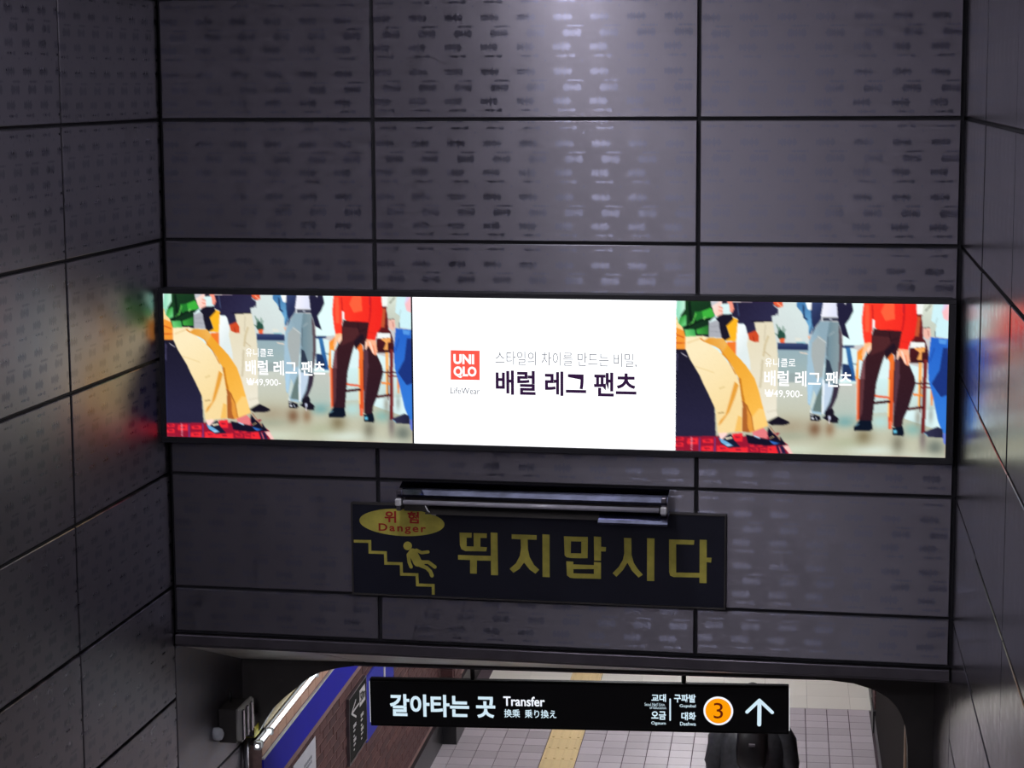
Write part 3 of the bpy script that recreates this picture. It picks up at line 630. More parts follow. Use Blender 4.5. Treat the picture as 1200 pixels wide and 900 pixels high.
# paint
NX, NZ, SS = 290, 168, 2
def paint():
    gx = (np.arange(NX * SS) + .5) / (NX * SS); gz = (np.arange(NZ * SS) + .5) / (NZ * SS)
    U, V = np.meshgrid(gx, gz)
    tl, tr, br_, bl_ = (193.5, 342.8), (484, 348), (484, 517.5), (196, 510.5)
    X = (1 - U) * (1 - V) * tl[0] + U * (1 - V) * tr[0] + U * V * br_[0] + (1 - U) * V * bl_[0]
    Y = (1 - U) * (1 - V) * tl[1] + U * (1 - V) * tr[1] + U * V * br_[1] + (1 - U) * V * bl_[1]
    C = np.ones(X.shape + (3,)) * 200
    def over(mask, col): C[mask] = col if np.ndim(col) == 1 else col[mask]
    for s in SHAPES:
        if s[0] == 'p':
            _, c, pts, c2, ax = s
            xs = [p[0] for p in pts]; ys = [p[1] for p in pts]
            box_ = (X >= min(xs)) & (X <= max(xs)) & (Y >= min(ys)) & (Y <= max(ys))
            idx = np.nonzero(box_); x = X[idx]; y = Y[idx]; ins = np.zeros(x.shape, bool)
            for k in range(len(pts)):
                x1, y1 = pts[k]; x2, y2 = pts[k - 1]
                if y1 == y2: continue
                cnd = ((y1 > y) != (y2 > y)) & (x < (x2 - x1) * (y - y1) / (y2 - y1) + x1); ins ^= cnd
            ii = (idx[0][ins], idx[1][ins])
            if c2 is None: C[ii] = c
            else:
                (ax0, ay0), (ax1, ay1) = ax; dx, dy = ax1 - ax0, ay1 - ay0
                t = np.clip(((X[ii] - ax0) * dx + (Y[ii] - ay0) * dy) / (dx * dx + dy * dy), 0, 1)[:, None]
                C[ii] = np.array(c) * (1 - t) + np.array(c2) * t
        elif s[0] == 'b':
            _, c, ce, r, k = s
            a = (np.exp(-(((X - ce[0]) / r[0]) ** 2 + ((Y - ce[1]) / r[1]) ** 2) * 1.2) * k)[..., None]
            C[:] = C * (1 - a) + np.array(c) * a
        else:
            _, c, pts, wd, _ = s
            for (x1, y1), (x2, y2) in zip(pts, pts[1:]):
                dx, dy = x2 - x1, y2 - y1; L2 = dx * dx + dy * dy + 1e-9
                t = np.clip(((X - x1) * dx + (Y - y1) * dy) / L2, 0, 1)
                d = np.hypot(X - x1 - t * dx, Y - y1 - t * dy)
                C[d < wd / 2] = c
    def shift(a, dy, dx): return np.roll(np.roll(a, dy, 0), dx, 1)
    C = (C * 4 + shift(C, 1, 0) + shift(C, -1, 0) + shift(C, 0, 1) + shift(C, 0, -1)) / 8
    rng = np.random.default_rng(3)
    C += rng.normal(0, 2.0, C.shape[:2])[..., None]
    C = C.reshape(NZ, SS, NX, SS, 3).mean((1, 3))
    C = np.clip(C, 0, 255) / 255
    return np.where(C <= 0.04045, C / 12.92, ((C + .055) / 1.055) ** 2.4)
PIC = paint()
def picture_mesh(w_, h_):
    xs = np.linspace(0, w_, NX + 1); zs = np.linspace(h_, 0, NZ + 1)
    Xg, Zg = np.meshgrid(xs, zs); nv = Xg.size
    co = np.zeros((nv, 3)); co[:, 0] = Xg.ravel(); co[:, 2] = Zg.ravel()
    i, j = np.meshgrid(np.arange(NX), np.arange(NZ)); b = (j * (NX + 1) + i).ravel()
    f = np.stack([b, b + NX + 1, b + NX + 2, b + 1], 1)
    me = bpy.data.meshes.new('picture'); me.vertices.add(nv); me.vertices.foreach_set('co', co.ravel())
    me.loops.add(f.size); me.loops.foreach_set('vertex_index', f.ravel().astype(np.int32))
    me.polygons.add(len(f)); me.polygons.foreach_set('loop_start', (np.arange(len(f)) * 4).astype(np.int32))
    me.update(calc_edges=True)
    P = np.pad(PIC, ((0, 1), (0, 1), (0, 0)), mode='edge'); P2 = np.pad(PIC, ((1, 0), (1, 0), (0, 0)), mode='edge')
    c = np.ones((nv, 4)); c[:, :3] = ((P + P2) / 2).reshape(-1, 3)
    at_ = me.color_attributes.new('Col', 'FLOAT_COLOR', 'POINT'); at_.data.foreach_set('color', c.ravel())
    return me
def picture_mat(e):
    g = N('screen_picture'); g.n.remove(g.b); q = g.new('ShaderNodeEmission'); a = g.new('ShaderNodeVertexColor'); a.layer_name = 'Col'
    g.t.links.new(a.outputs[0], q.inputs[0]); q.inputs[1].default_value = e; g.t.links.new(q.outputs[0], g.n['Material Output'].inputs[0]); return g.m
SCREEN_E = 1.08
M_PIC = picture_mat(SCREEN_E); M_PIC.cycles.emission_sampling = 'NONE'
M_SCRW = emitter('screen_white', (250, 252, 255), 1.45); M_TXTW = emitter('screen_text_white', (255, 255, 255), 1.15)
M_TXTD = emitter('screen_text_dark', (50, 26, 62), 1.0); M_TXTG = emitter('screen_text_grey', (96, 100, 110), 1.0); M_LOGO = emitter('screen_logo_red', (255, 92, 78), 1.0)
PW = (sx1 - sx0 + sx3 - sx2) / 2 - 0.003
for _m in (M_TXTW, M_TXTD, M_TXTG, M_LOGO): _m.cycles.emission_sampling = 'NONE'
pm = picture_mesh(PW, zt - zb)
for k, (a, b) in enumerate(((sx0, sx0 + PW), (sx3 - PW, sx3))):
    p_ = link('display_panel', pm, M_PIC, scr, Matrix.Translation((a, -SO, 0)))
    p_['label'] = ('left' if k == 0 else 'right') + ' display showing legs in barrel trousers'
    # overlaid caption, placed by its share of the picture
    W = b - a; ua = lambda q: a + (q - 193.5) / (484.15 - 193.5) * W
    def zz(px, py):
        t = (px - 193.5) / 290.6; top = 342.8 + 5.2 * t; bot = 510.5 + 7 * t
        return Z(zt) - (py - top) / (bot - top) * (zt - zb)
    text('caption_text', '유니클로', M_TXTW, p_, ua(290.7) - a, ua(323.5) - a, zz(307, 416.8), zz(307, 407), -.003, 0.004)
    text('caption_text', '배럴 레그 팬츠', M_TXTW, p_, ua(290) - a, ua(384) - a, zz(337, 438.6), zz(337, 421.3), -.003, 0.02)
    text('caption_text', '₩49,900-', M_TXTW, p_, ua(290.7) - a, ua(331.5) - a, zz(311, 451.5), zz(311, 442), -.003, 0.006)
wp = box('display_panel', M_SCRW, scr, sx1, sx2, -SO, -SO + 0.01, 0, Z(zt)); wp['label'] = 'white middle display with red square logo'
def S2(px, py): x, z = sp(px, py); return x, Z(z)
def T(name, s, mat, xa, xb, xc, yt, yb_, wgt=0.0, y=-SO - .004, space=1.0, par=None):
    return text(name, s, mat, par or wp, S2(xa, 440)[0], S2(xb, 440)[0], S2(xc, yb_)[1], S2(xc, yt)[1], y, wgt, space)
flat('logo_square', M_LOGO, wp, [[S2(528.2, 410.2), S2(562.3, 410.9), S2(562.3, 445.4), S2(528.2, 444.8)]], -SO - .002)
T('logo_text', 'UNI', M_TXTW, 531.7, 556, 544, 415, 426.7, 0.045); T('logo_text', 'QLO', M_TXTW, 531.8, 558.6, 545, 429.3, 443, 0.045)
T('tagline', 'LifeWear', M_TXTG, 527.9, 562.4, 545, 454.2, 461.5, 0.0)
T('headline', '스타일의 차이를 만드는 비밀,', M_TXTG, 580.8, 746, 663, 412.8, 429.3, -0.008)
T('headline', '배럴 레그 팬츠', M_TXTD, 581, 746, 663, 435.3, 464.0, 0.026)

# ------------------------------------------------------------------ DANGER sign with stair pictogram
DO = 0.035
def dp(px, py): return at(F_FRONT, px, py, DO)
dz = 3.25
dg_ = empty('danger_sign', F_FRONT @ Matrix.Translation((0, 0, dz)), 'dark navy warning board with yellow Korean lettering and falling figure pictogram', 'sign')
def D2(px, py): x, z = dp(px, py); return (x, z - dz)
M_NAVY = plain('navy_board', (29, 31, 44), 0.45, 0.0, 0.1, 3, spec=0.3); M_YEL = plain('faded_yellow_vinyl', (192, 182, 84), 0.6, 0.0, 0.2, 14, spec=0.2); M_RED = plain('dull_red_vinyl', (176, 52, 44), 0.6, 0.0, 0.1, spec=0.2)
x0, z1 = D2(412.8, 591.5); x1, _ = D2(849.2, 604); z0 = (D2(414.8, 694)[1] + D2(848, 713.5)[1]) / 2; z1 = (z1 + D2(849, 604.5)[1]) / 2
box('board', M_NAVY, dg_, x0, x1, -DO, -0.002, z0, z1, 0.002)
bm = bmesh.new(); e = 0.008
for q in ((x0 - e, x1 + e, z0 - e, z0), (x0 - e, x1 + e, z1, z1 + e), (x0 - e, x0, z0, z1), (x1, x1 + e, z0, z1)): add_box(bm, q[0], q[1], -DO - .004, -0.002, q[2], q[3], 0.001)
link('rim', mesh_from(bm, 'rim'), M_DARKM, dg_)
def gl(o, sc, strs):
    out = []
    for s in strs:
        pts = [tuple(map(float, t.split(','))) for t in s.split()]
        out.append([D2(o[0] + x / sc, o[1] + y / sc) for x, y in pts])
    return out
G8 = ((530, 610), 7.5)
def glyph(polys): flat('lettering', M_YEL, dg_, polys, -DO - 0.002)
glyph(gl(*G8, ['65,105 172,108 170,150 127,150 127,225 190,228 188,110 305,112 303,152 248,152 248,230 305,235 300,270 115,268 80,250 68,215',
               '338,105 398,108 403,480 342,478', '52,302 340,310 340,352 218,350 216,466 158,464 158,346 52,342']))
glyph(gl(*G8, ['523,120 742,128 742,168 663,166 665,250 680,320 720,390 765,432 732,466 680,430 632,368 590,425 538,458 505,424 560,375 595,310 605,240 602,165 523,160', '793,120 856,124 857,497 794,494']))
glyph(gl(*G8, ['982,138 1045,140 1042,286 1042,328 1005,322 988,305', '1045,140 1192,143 1192,184 1042,182', '1135,184 1192,184 1190,330 1135,330', '1042,286 1135,288 1135,330 1042,328',
               '1003,356 1065,360 1066,505 1035,500 1008,480', '1065,384 1248,390 1248,425 1065,425', '1065,462 1246,468 1246,509 1065,505', '1246,362 1308,366 1308,511 1246,509',
               '1246,138 1310,142 1308,352 1248,350', '1308,228 1353,232 1350,270 1308,268']))
glyph(gl((690, 610), 7.5, ['310,152 374,155 376,300 395,370 430,425 475,475 438,500 380,440 340,370 300,435 243,494 210,462 265,405 300,345 312,290', '513,155 578,157 576,531 512,529']))
glyph(gl((690, 610), 7.5, ['706,165 928,172 924,212 768,208 768,456 975,460 975,500 745,496 715,482 706,450', '975,168 1037,170 1035,550 973,548', '1035,325 1080,326 1075,368 1035,364']))
bm = bmesh.new(); g7 = lambda x, y: D2(410 + x / 8.185, 590 + y / 8.185); k7 = abs(g7(100, 0)[0] - g7(0, 0)[0]) / 100
st = [g7(*p) for p in ((52, 361), (192, 364), (194, 466), (342, 471), (346, 572), (495, 576), (498, 676), (646, 681), (651, 778), (802, 783), (803, 858))]
add_stroke(bm, st, 27 * k7, -DO - .002, rnd=False); link('stair_line', mesh_from(bm, 'stair_line', recalc=False), M_YEL, dg_)
bm = bmesh.new()
add_poly(bm, [g7(555 + 41 * math.cos(t), 406 + 41 * math.sin(t)) for t in [i * math.tau / 24 for i in range(24)]], -DO - .002)
for pts, w_ in (([(610, 470), (655, 560)], 84), ([(640, 445), (690, 470), (752, 462)], 30), ([(600, 445), (563, 490), (572, 560), (590, 605)], 33),
                ([(680, 560), (755, 560), (818, 606)], 34), ([(665, 585), (740, 615), (775, 650), (790, 688)], 36), ([(640, 540), (690, 575)], 60)):
    add_stroke(bm, [g7(*p) for p in pts], w_ * k7, -DO - .0028 - w_ * .00008)
link('falling_figure', mesh_from(bm, 'fig', recalc=False), M_YEL, dg_)
badge = flat('oval_badge', M_YEL, dg_, [[g7(500 + 408 * math.cos(t), 181 + 130 * math.sin(t) + 20 * math.cos(t)) for t in [i * math.tau / 48 for i in range(48)]]], -DO - .0015)
def DT(s, xa, xb, yt, yb_, wgt, sp_=1.0):
    text('badge_text', s, M_RED, badge, g7(xa, 150)[0], g7(xb, 150)[0], g7((xa + xb) / 2, yb_)[1], g7((xa + xb) / 2, yt)[1], -DO - .004, wgt, sp_)
DT('위', 334, 446, 70, 183, 0.03); DT('험', 555, 664, 76, 190, 0.03); DT('Danger', 276, 730, 196, 290, 0.02, 1.25)

# unlit fluorescent lamp fixture over the sign
lz = 3.70
FS, FZ = 0.12, 0.026
lf = empty('fluorescent_fixture', F_FRONT @ Matrix.Translation((0, -FS, lz + FZ)), 'unlit fluorescent tube in a polished trough above the warning board', 'lamp')
fx0, fx1 = at(F_FRONT, 466, 575, 0.22)[0], at(F_FRONT, 782, 582, 0.22)[0]
M_HOOD = plain('wavy_polished_steel', (112, 114, 140), 0.08, 1.0, 0.45, 7, bump=0.7)
M_GLASS = plain('unlit_tube_glass', (170, 168, 176), 0.2, 0.0, 0.05)
def prof(name, mat, pts, xa, xb, t=0.004):
    bm = bmesh.new(); a = [bm.verts.new((xa, y, z)) for y, z in pts]; b = [bm.verts.new((xb, y, z)) for y, z in pts]
    for k in range(len(pts) - 1): bm.faces.new((a[k], a[k + 1], b[k + 1], b[k]))
    bmesh.ops.solidify(bm, geom=list(bm.faces), thickness=t)
    return link(name, mesh_from(bm, name), mat, lf)
prof('hood', M_HOOD, [(-0.006, 0.138), (-0.060, 0.118), (-0.110, 0.092), (-0.111, 0.080)], fx0, fx1)
prof('back_plate', M_DARKM, [(-0.012, 0.125), (-0.03, 0.05), (-0.05, 0.035), (-0.055, 0.0)], fx0 + .02, fx1 - .02)
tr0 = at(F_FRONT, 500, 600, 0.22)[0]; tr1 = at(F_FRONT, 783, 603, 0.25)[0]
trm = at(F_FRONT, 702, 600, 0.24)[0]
for x in (fx0 + .25, fx1 - .25): box('wall_arm', M_DARKM, lf, x - .012, x + .012, -0.05, FS - .003, 0.085, 0.105, 0.002)
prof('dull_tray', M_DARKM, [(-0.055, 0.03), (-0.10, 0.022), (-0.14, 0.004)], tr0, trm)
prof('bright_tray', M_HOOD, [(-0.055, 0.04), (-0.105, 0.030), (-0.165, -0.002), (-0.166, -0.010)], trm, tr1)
for x in (fx0 + 0.006, fx1 - 0.016):
    box('end_bracket', M_STEEL, lf, x - 0.012, x + 0.012, -0.11, -0.046, 0.01, 0.115, 0.003)
    box('socket', M_WHITEP, lf, x - 0.016, x + 0.016, -0.125, -0.085, 0.035, 0.072, 0.006)
tube('glass_tube', M_GLASS, lf, [(fx0 + .03, -0.105, 0.053), (fx1 - .04, -0.105, 0.053)], 0.0125, 14)
tube('wire', M_WHITEP, lf, [(fx0 + .14, -0.11, 0.04), (fx0 + .155, -0.125, 0.02), (fx0 + .175, -0.12, 0.0), (fx0 + .195, -0.115, -0.004)], 0.003, 6)

# ------------------------------------------------------------------ hanging transfer sign
TA = 12.0
F_TS0 = F_HALL @ Matrix.Translation((0, TA, 0))
c_tl, c_tr, c_br, c_bl = (at(F_TS0, *p) for p in ((433, 795.2), (925, 803.7), (924.2, 861), (434.5, 850.3)))
cx = (c_tl[0] + c_tr[0] + c_br[0] + c_bl[0]) / 4; cz = (c_tl[1] + c_tr[1] + c_br[1] + c_bl[1]) / 4
rollS = math.atan2((c_tr[1] + c_br[1]) - (c_tl[1] + c_bl[1]), (c_tr[0] + c_br[0]) - (c_tl[0] + c_bl[0]))
F_TS = F_TS0 @ Matrix.Translation((cx, 0, cz)) @ Matrix.Rotation(-rollS, 4, 'Y')
hw = (c_tr[0] + c_br[0] - c_tl[0] - c_bl[0]) / 4; hh = (c_tl[1] + c_tr[1] - c_bl[1] - c_br[1]) / 4
ts_ = empty('transfer_sign', F_TS, 'long black hanging lightbox with white transfer lettering and orange line number', 'sign')
M_TSF = plain('sign_face_black', (16, 16, 20), 0.3, 0.0, 0.05); M_TSB = plain('sign_body', (24, 23, 24), 0.8, 0.0, 0.1, spec=0.2)
M_LED = emitter('sign_letter_white', (205, 228, 240), 1.05); M_LEDW = emitter('sign_letter_bright', (235, 240, 250), 1.1)
M_ORG = emitter('sign_orange', (255, 158, 8), 1.0); M_ORGN = emitter('sign_digit', (110, 34, 14), 0.8); M_SIDE = emitter('lit_side_acrylic', (235, 238, 240), 0.85)
for _m in (M_LED, M_LEDW, M_ORG, M_ORGN): _m.cycles.emission_sampling = 'NONE'
box('body', M_TSB, ts_, -hw, hw, 0.0, 0.045, -hh, hh, 0.004)
tsf = box('face', M_TSF, ts_, -hw + 0.012, hw - 0.012, -0.003, 0.002, -hh + 0.012, hh - 0.016)
for sgn in (-1, 1): box('side_light', M_SIDE, ts_, sgn * hw - 0.004, sgn * hw + 0.004, 0.008, 0.038, -hh + 0.02, hh - 0.02)
def W2(px, py): return at(F_TS, px, py)
for px in (553.2, 801): x, z = W2(px, 790); tube('hanger', M_BLACK, ts_, [(x, 0.022, hh - 0.01), (x, 0.022, 0.75)], 0.014, 8)
def WT(s, mat, xa, xb, yt, yb_, wgt, name='lettering'):
    xm = (xa + xb) / 2; ym = (yt + yb_) / 2
    return text(name, s, mat, tsf, W2(xa, ym)[0], W2(xb, ym)[0], W2(xm, yb_)[1], W2(xm, yt)[1], -0.006, wgt)
WT('갈아타는 곳', M_LED, 457, 580.5, 814, 840, 0.03)
WT('Transfer', M_LEDW, 590, 638.5, 816, 827.3, 0.02)
WT('换乘  乗り換え', M_LED, 591, 652, 831.2, 841, 0.012)
WT('교대', M_LED, 763.5, 780.5, 813, 822, 0.03); WT("Seoul Nat'l Univ.", M_LED, 755.5, 779.5, 823.3, 827, 0.0); WT('of Education', M_LED, 761.5, 780.5, 827.5, 830.6, 0.0)
WT('오금', M_LED, 763.3, 780.5, 833.2, 843, 0.03); WT('Ogeum', M_LED, 763.3, 780.2, 845.2, 849.8, 0.01)
WT('구파발', M_LED, 790, 815.3, 813.2, 823, 0.03); WT('Gupabal', M_LED, 796.5, 815.4, 825.2, 829.5, 0.01)
WT('대화', M_LED, 798.5, 815.5, 834.2, 843.8, 0.03); WT('Daehwa', M_LED, 797, 815.5, 845.8, 850, 0.01)
bm = bmesh.new(); add_stroke(bm, [W2(785.4, 819), W2(785.4, 843.5)], 0.009, -0.006); link('divider', mesh_from(bm, 'd', recalc=False), M_LED, ts_)
cc = W2(841.8, 832.8); rr = abs(W2(859.2, 832)[0] - W2(824.4, 832)[0]) / 2
circ = lambda r: [(cc[0] + r * math.cos(t), cc[1] + r * math.sin(t)) for t in [i * math.tau / 40 for i in range(40)]]
flat('number_ring', M_LEDW, ts_, [circ(rr)], -0.005); flat('number_disc', M_ORG, ts_, [circ(rr * 0.87)], -0.0065)
WT('3', M_ORGN, 836.4, 847.3, 823.2, 841.5, 0.0).location.y -= 0.003
bm = bmesh.new(); aw = 0.0235
add_stroke(bm, [W2(890, 823), W2(889.7, 848.7)], aw, -0.006); add_stroke(bm, [W2(875.4, 834.0), W2(890, 820.3), W2(905, 834.5)], aw * 0.85, -0.0065)
link('arrow', mesh_from(bm, 'arrow', recalc=False), M_LED, ts_)

# ------------------------------------------------------------------ things on the corridor's left wall
def hp(px, py, off=0.0): return at(F_HL, px, py, off)
M_TUBE = emitter('lit_tube', (240, 250, 255), TUBE_E)
def batten(a0, a1, z, label):
    r = empty('wall_lamp', F_HL @ Matrix.Translation((a0, 0, z)), label, 'lamp')
    L = a1 - a0
    box('backing', M_DARKM, r, 0.0, L, -0.028, 0.0, 0.006, 0.03, 0.003)
    for x in (0.012, L - 0.012): box('socket', M_WHITEP, r, x - 0.012, x + 0.012, -0.07, -0.03, -0.012, 0.03, 0.003)
    tube('lit_tube', M_TUBE, r, [(0.025, -0.050, 0.012), (L - 0.025, -0.050, 0.012)], 0.0105, 12)
a0, z0 = hp(305, 868, .052); a1, z1 = hp(370, 796, .052)
batten(a0 - 0.02, a1 + 0.02, (z0 + z1) / 2, 'long glowing fluorescent tube above the blue wall band')
batten(11.495, a0 - 0.04, (z0 + z1) / 2 - 0.0, 'short lamp end just below the long glowing tube')
# way sign, blue board, paper notice
M_SIGNG = plain('grey_green_sign', (24, 26, 25), 0.8, spec=0.15); M_LETW = plain('white_vinyl', (200, 200, 200), 0.5)
(a, zt1), (b, _) = hp(405, 820), hp(425, 795)
zb1 = 1.10; zt1 = 1.565
wsn = empty('way_sign', F_HL @ Matrix.Translation((a, 0, zb1)), 'dark way sign with arrow and 50m tag on the brick wall', 'sign')
L = b - a; Hs = zt1 - zb1
box('board', M_SIGNG, wsn, 0, L, -0.022, 0, 0, Hs, 0.002); 
bm = bmesh.new()
for q in ((-.008, L + .008, -.008, 0), (-.008, L + .008, Hs, Hs + .008), (-.008, 0, 0, Hs), (L, L + .008, 0, Hs)): add_box(bm, q[0], q[1], -0.026, 0, q[2], q[3])
link('rim', mesh_from(bm, 'rim'), M_STEEL, wsn)
bm = bmesh.new(); add_stroke(bm, [(0.23, Hs * .86), (0.08, Hs * .74), (0.23, Hs * .60)], 0.016, -0.024); add_stroke(bm, [(0.08, Hs * .74), (0.33, Hs * .74)], 0.016, -0.0245)
link('arrow', mesh_from(bm, 'a', recalc=False), M_LETW, wsn)
flat('distance_tag', M_LETW, wsn, [[(0.36, Hs * .66), (0.56, Hs * .66), (0.56, Hs * .92), (0.36, Hs * .92)]], -0.024)
text('tag_text', '50m', M_SIGNG, wsn, 0.38, 0.54, Hs * .72, Hs * .87, -0.026, 0.02)
M_SMALL = M_LETW
for row, (xa, xb) in enumerate(((0.14, 0.24), (0.40, 0.50))):
    bm = bmesh.new()
    for k, z in enumerate((.47, .41, .33, .25, .19, .12)):
        wv = (0.10, 0.06, 0.04, 0.09, 0.07, 0.03)[k]
        for j in range(3): add_box(bm, xa + wv * j / 3, xa + wv * j / 3 + wv * .22, -0.0245, -0.022, Hs * z, Hs * (z + (.05 if k % 3 == 0 else .025)))
    link('small_print', mesh_from(bm, 'sp'), M_SMALL, wsn)
(a, _), (b, _) = hp(426, 800), hp(443, 850)
bp_ = tag(box('blue_board', M_BLUE2, None, a, b + 0.55, -0.02, 0, 1.06, 1.54, 0.002), 'plain blue board on the brick wall behind the black hanging sign', 'board'); bp_.matrix_world = F_HL
box('white_end', M_WHITEP, bp_, b + .14, b + .19, -0.026, -0.02, 1.30, 1.60)
(a, z0), (b, z1) = hp(342.5, 896), hp(367.5, 864)
pn = tag(box('paper_notice', plain('paper', (202, 204, 212), 0.7, 0, 0.04), None, 12.215, 12.83, -0.014, -0.012, 1.16, 1.628), 'white paper notice taped to the brick wall under the blue band', 'notice'); pn.matrix_world = F_HL
bm = bmesh.new()
for k, z in enumerate((1.52, 1.49, 1.40, 1.35, 1.30)):
    for j in range(5): add_box(bm, 12.50 + .045 * j - 0.05 * (k > 1), 12.50 + .045 * j + .03 - 0.05 * (k > 1), -0.0155, -0.014, z, z + (.02 if k < 2 else .012))
link('faint_print', mesh_from(bm, 'fp'), plain('faint_ink', (130, 134, 146), 0.7), pn)

# ------------------------------------------------------------------ alarm unit on the left stairwell wall
def lp(px, py, off=PT * 0): return at(F_LEFT, px, py, off)
x0, z1 = lp(255.5, 831, 0.0); x1, _ = lp(270, 829, 0.0); z0 = lp(256, 871)[1]
al = empty('alarm_unit', F_LEFT @ Matrix.Translation((x0, 0, z0)), 'dark metal box unit with small yellow-labelled box and cable on steel wall', 'wall unit')
Wd = x1 - x0; Hd = z1 - z0
box('housing', M_DARKM, al, 0, Wd, -0.10, 0, 0, Hd, 0.006)
fc = box('front_cover', M_SOFFIT, al, -0.006, Wd + 0.02, -0.135, -0.10, 0.01, Hd + 0.01, 0.012)
for k in range(3): box('ridge', M_MIRROR, fc, -0.004 + k * (Wd + .01) / 3, 0.03 + k * (Wd + .01) / 3, -0.145, -0.134, 0.02, Hd, 0.004)
xb, zb2 = lp(281, 862); xb -= x0; zb2 -= z0
jb = box('junction_box', M_STEEL, al, xb - 0.02, xb + 0.12, -0.09, 0, zb2, zb2 + 0.125, 0.008)
box('yellow_label', plain('yellow_label', (190, 180, 40), 0.5, 0, 0.3, 40), jb, xb - 0.018, xb + 0.118, -0.093, -0.09, zb2 + 0.002, zb2 + 0.06, 0.001)
box('junction_base', M_YEL, al, xb + 0.0, xb + 0.10, -0.088, -0.002, zb2 - 0.012, zb2, 0.002)
xw, zw = lp(250, 860); loft('lens', plain('clear_plastic', (190, 195, 200), 0.15), al, [[(xw - x0 + r * math.cos(t) * .9, y, zw - z0 + 1.4 * r * math.sin(t)) for t in [i * math.tau / 14 for i in range(14)]] for y, r in ((-0.002, .026), (-0.03, .028), (-0.05, .022), (-0.06, .008))])
tube('antenna', M_BLACK, al, [(Wd * .6, -0.03, Hd - 0.01), (Wd * .6, -0.03, Hd + 0.07)], 0.006, 8)
tube('cable', M_BLACK, al, [(Wd * .8, -0.05, 0.01), (Wd * .9, -0.05, -0.05), (Wd * 1.3, -0.04, -0.085), (xb + .03, -0.03, -0.09), (xb + .06, -0.02, -0.05), (xb + .06, -0.03, zb2)], 0.005, 8)
cd = tag(tube('conduit', M_STEEL, None, [(1.125, -0.02, 0.9), (1.125, -0.02, z0 + zb2 - .012)], 0.014, 10), 'thin grey conduit running down from the wall unit', 'pipe'); cd.matrix_world = F_LEFT

# ------------------------------------------------------------------ person walking away below the hanging sign
PA = 14.25
F_P0 = F_HALL @ Matrix.Translation((0, PA, 0)); px_, pz_ = at(F_P0, 882, 800)
F_PER = F_P0 @ Matrix.Translation((px_, 0, 0))
per = empty('person', F_PER, 'person with long dark hair in a bulky black coat seen from behind', 'person')
sK = pz_ / 1.70
M_SKIN = plain('skin', (214, 170, 148), 0.5); M_COAT = plain('black_nylon_coat', (50, 51, 55), 0.42, 0, 0.3, 30, bump=0.3); M_HAIR = plain('black_hair', (16, 14, 16), 0.35, 0, 0.3, 120)
M_TROU = plain('dark_trousers', (32, 32, 38), 0.8); M_SHOE = plain('black_shoe', (18, 18, 18), 0.4)
V = []; Ed = []; Rr = []
def sk(p, r, par=None):
    V.append(p); Rr.append(r); i = len(V) - 1
    if par is not None: Ed.append((par, i))
    return i
pel = sk((0, 0, .93), .13); wai = sk((0, 0, 1.08), .115, pel); che = sk((0, .01, 1.28), .13, wai); nek0 = sk((0, .0, 1.42), .06, che); nek = sk((0, .01, 1.49), .05, nek0)
hd = sk((0, .02, 1.56), .075, nek); hd2 = sk((0, .02, 1.63), .078, hd)
for s in (-1, 1):
    st_ = .10 * s
    h = sk((.09 * s, 0, .88), .085, pel); k_ = sk((.095 * s, st_ * .9 + .03, .48), .055, h); an = sk((.095 * s, st_ * 1.4 - (.05 if s < 0 else -.0), .09), .036, k_); sk((.10 * s, st_ * 1.4 + .12, .04), .035, an)
    sh_ = sk((.17 * s, 0, 1.36), .055, che); el = sk((.235 * s, -.02, 1.10), .042, sh_); wr_ = sk((.25 * s, .06, .87), .027, el); pa = sk((.25 * s, .075, .80), .032, wr_)
    for q in range(4): b0 = sk((.25 * s, .045 + q * .02, .765), .011, pa); b1 = sk((.246 * s, .048 + q * .02, .735), .009, b0); sk((.238 * s, .05 + q * .02, .70 + abs(q - 1.4) * .008), .008, b1)
    t0 = sk((.245 * s, .105, .80), .011, pa); sk((.235 * s, .118, .765), .009, t0)
me = bpy.data.meshes.new('body'); me.from_pydata([Vector(v) * sK for v in V], Ed, []); bo = bpy.data.objects.new('tmp', me); COL.objects.link(bo)
bo.modifiers.new('s', 'SKIN'); sv = me.skin_vertices[0].data
for i, r in enumerate(Rr): sv[i].radius = (r * sK, r * sK)
sv[0].use_root = True
bo.modifiers.new('u', 'SUBSURF').levels = 2; bo.modifiers['u'].render_levels = 2
dgp = bpy.context.evaluated_depsgraph_get(); dgp.update(); bme = bpy.data.meshes.new_from_object(bo.evaluated_get(dgp)); bpy.data.objects.remove(bo)
for p in bme.polygons: p.use_smooth = True
bme.materials.clear(); link('body', bme, M_SKIN, per)
def ell(cx_, cy_, z, rx, ry, n=20, wob=0.0): return [((cx_ + rx * math.cos(t) * (1 + wob * math.sin(5 * t + z * 20))) * sK, (cy_ + ry * math.sin(t) * (1 + wob * math.cos(4 * t + z * 17))) * sK, z * sK) for t in [i * math.tau / n for i in range(n)]]
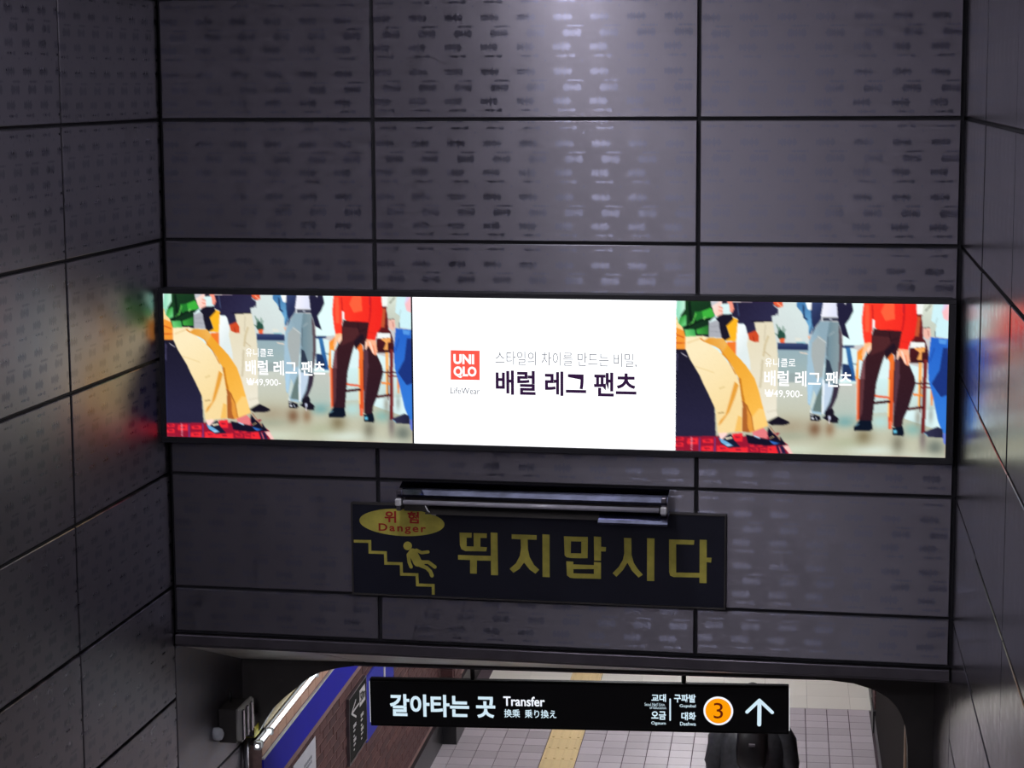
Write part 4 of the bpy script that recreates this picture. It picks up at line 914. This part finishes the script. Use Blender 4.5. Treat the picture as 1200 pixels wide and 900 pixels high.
loft('coat', M_COAT, per, [ell(0, 0, z, rx, ry, 24, w_) for z, rx, ry, w_ in ((.62, .25, .19, .03), (.75, .255, .195, .03), (.88, .25, .19, .02), (.98, .235, .185, .03), (1.08, .245, .185, .02), (1.2, .25, .19, .03), (1.30, .245, .175, .02), (1.36, .215, .15, .01), (1.41, .15, .11, 0), (1.44, .085, .085, 0), (1.49, .08, .08, 0))])
for s in (-1, 1):
    pts = [((.12 * s, 0, 1.385), .065), ((.185 * s, 0, 1.365), .082), ((.235 * s, -.01, 1.28), .083), ((.262 * s, -.02, 1.12), .078), ((.268 * s, .01, 1.0), .066), ((.262 * s, .05, .88), .05)]
    bm = bmesh.new(); add_tube(bm, [Vector(p) * sK for p, r in pts], [r * sK for p, r in pts], 14); link('sleeve', mesh_from(bm, 'sl', True), M_COAT, per)
    st_ = .10 * s
    bm = bmesh.new(); add_tube(bm, [Vector(p) * sK for p in ((.09 * s, 0, .92), (.095 * s, st_ * .9 + .03, .48), (.095 * s, st_ * 1.4 - (.05 if s < 0 else 0), .10))], [.10 * sK, .075 * sK, .062 * sK], 14); link('trouser_leg', mesh_from(bm, 'tl', True), M_TROU, per)
    y0 = st_ * 1.4 - (.05 if s < 0 else 0)
    loft('shoe', M_SHOE, per, [[((.095 * s + rx * math.cos(t)) * sK, (y0 + .05 + ry * math.sin(t)) * sK, z * sK) for t in [i * math.tau / 16 for i in range(16)]] for z, rx, ry in ((0, .045, .13), (.03, .05, .135), (.06, .045, .11), (.10, .035, .05))])
# hair: crown over the head and a long fall down the back
loft('hair', M_HAIR, per, [ell(0, cy, z, rx, ry, 24, w_) for z, cy, rx, ry, w_ in ((1.10, -.17, .06, .02, .1), (1.16, -.185, .095, .03, .08), (1.26, -.18, .11, .035, .06), (1.36, -.14, .105, .05, .05), (1.44, -.07, .098, .075, .04), (1.52, -.02, .096, .10, .03), (1.60, -.005, .092, .108, .02), (1.66, .0, .072, .088, .02), (1.69, .0, .035, .045, 0), (1.70, 0, .012, .016, 0))])
box('hair_clip', M_STEEL, per, -.02, .025, -0.235 * sK, -0.215 * sK, 1.30 * sK, 1.32 * sK, 0.004)
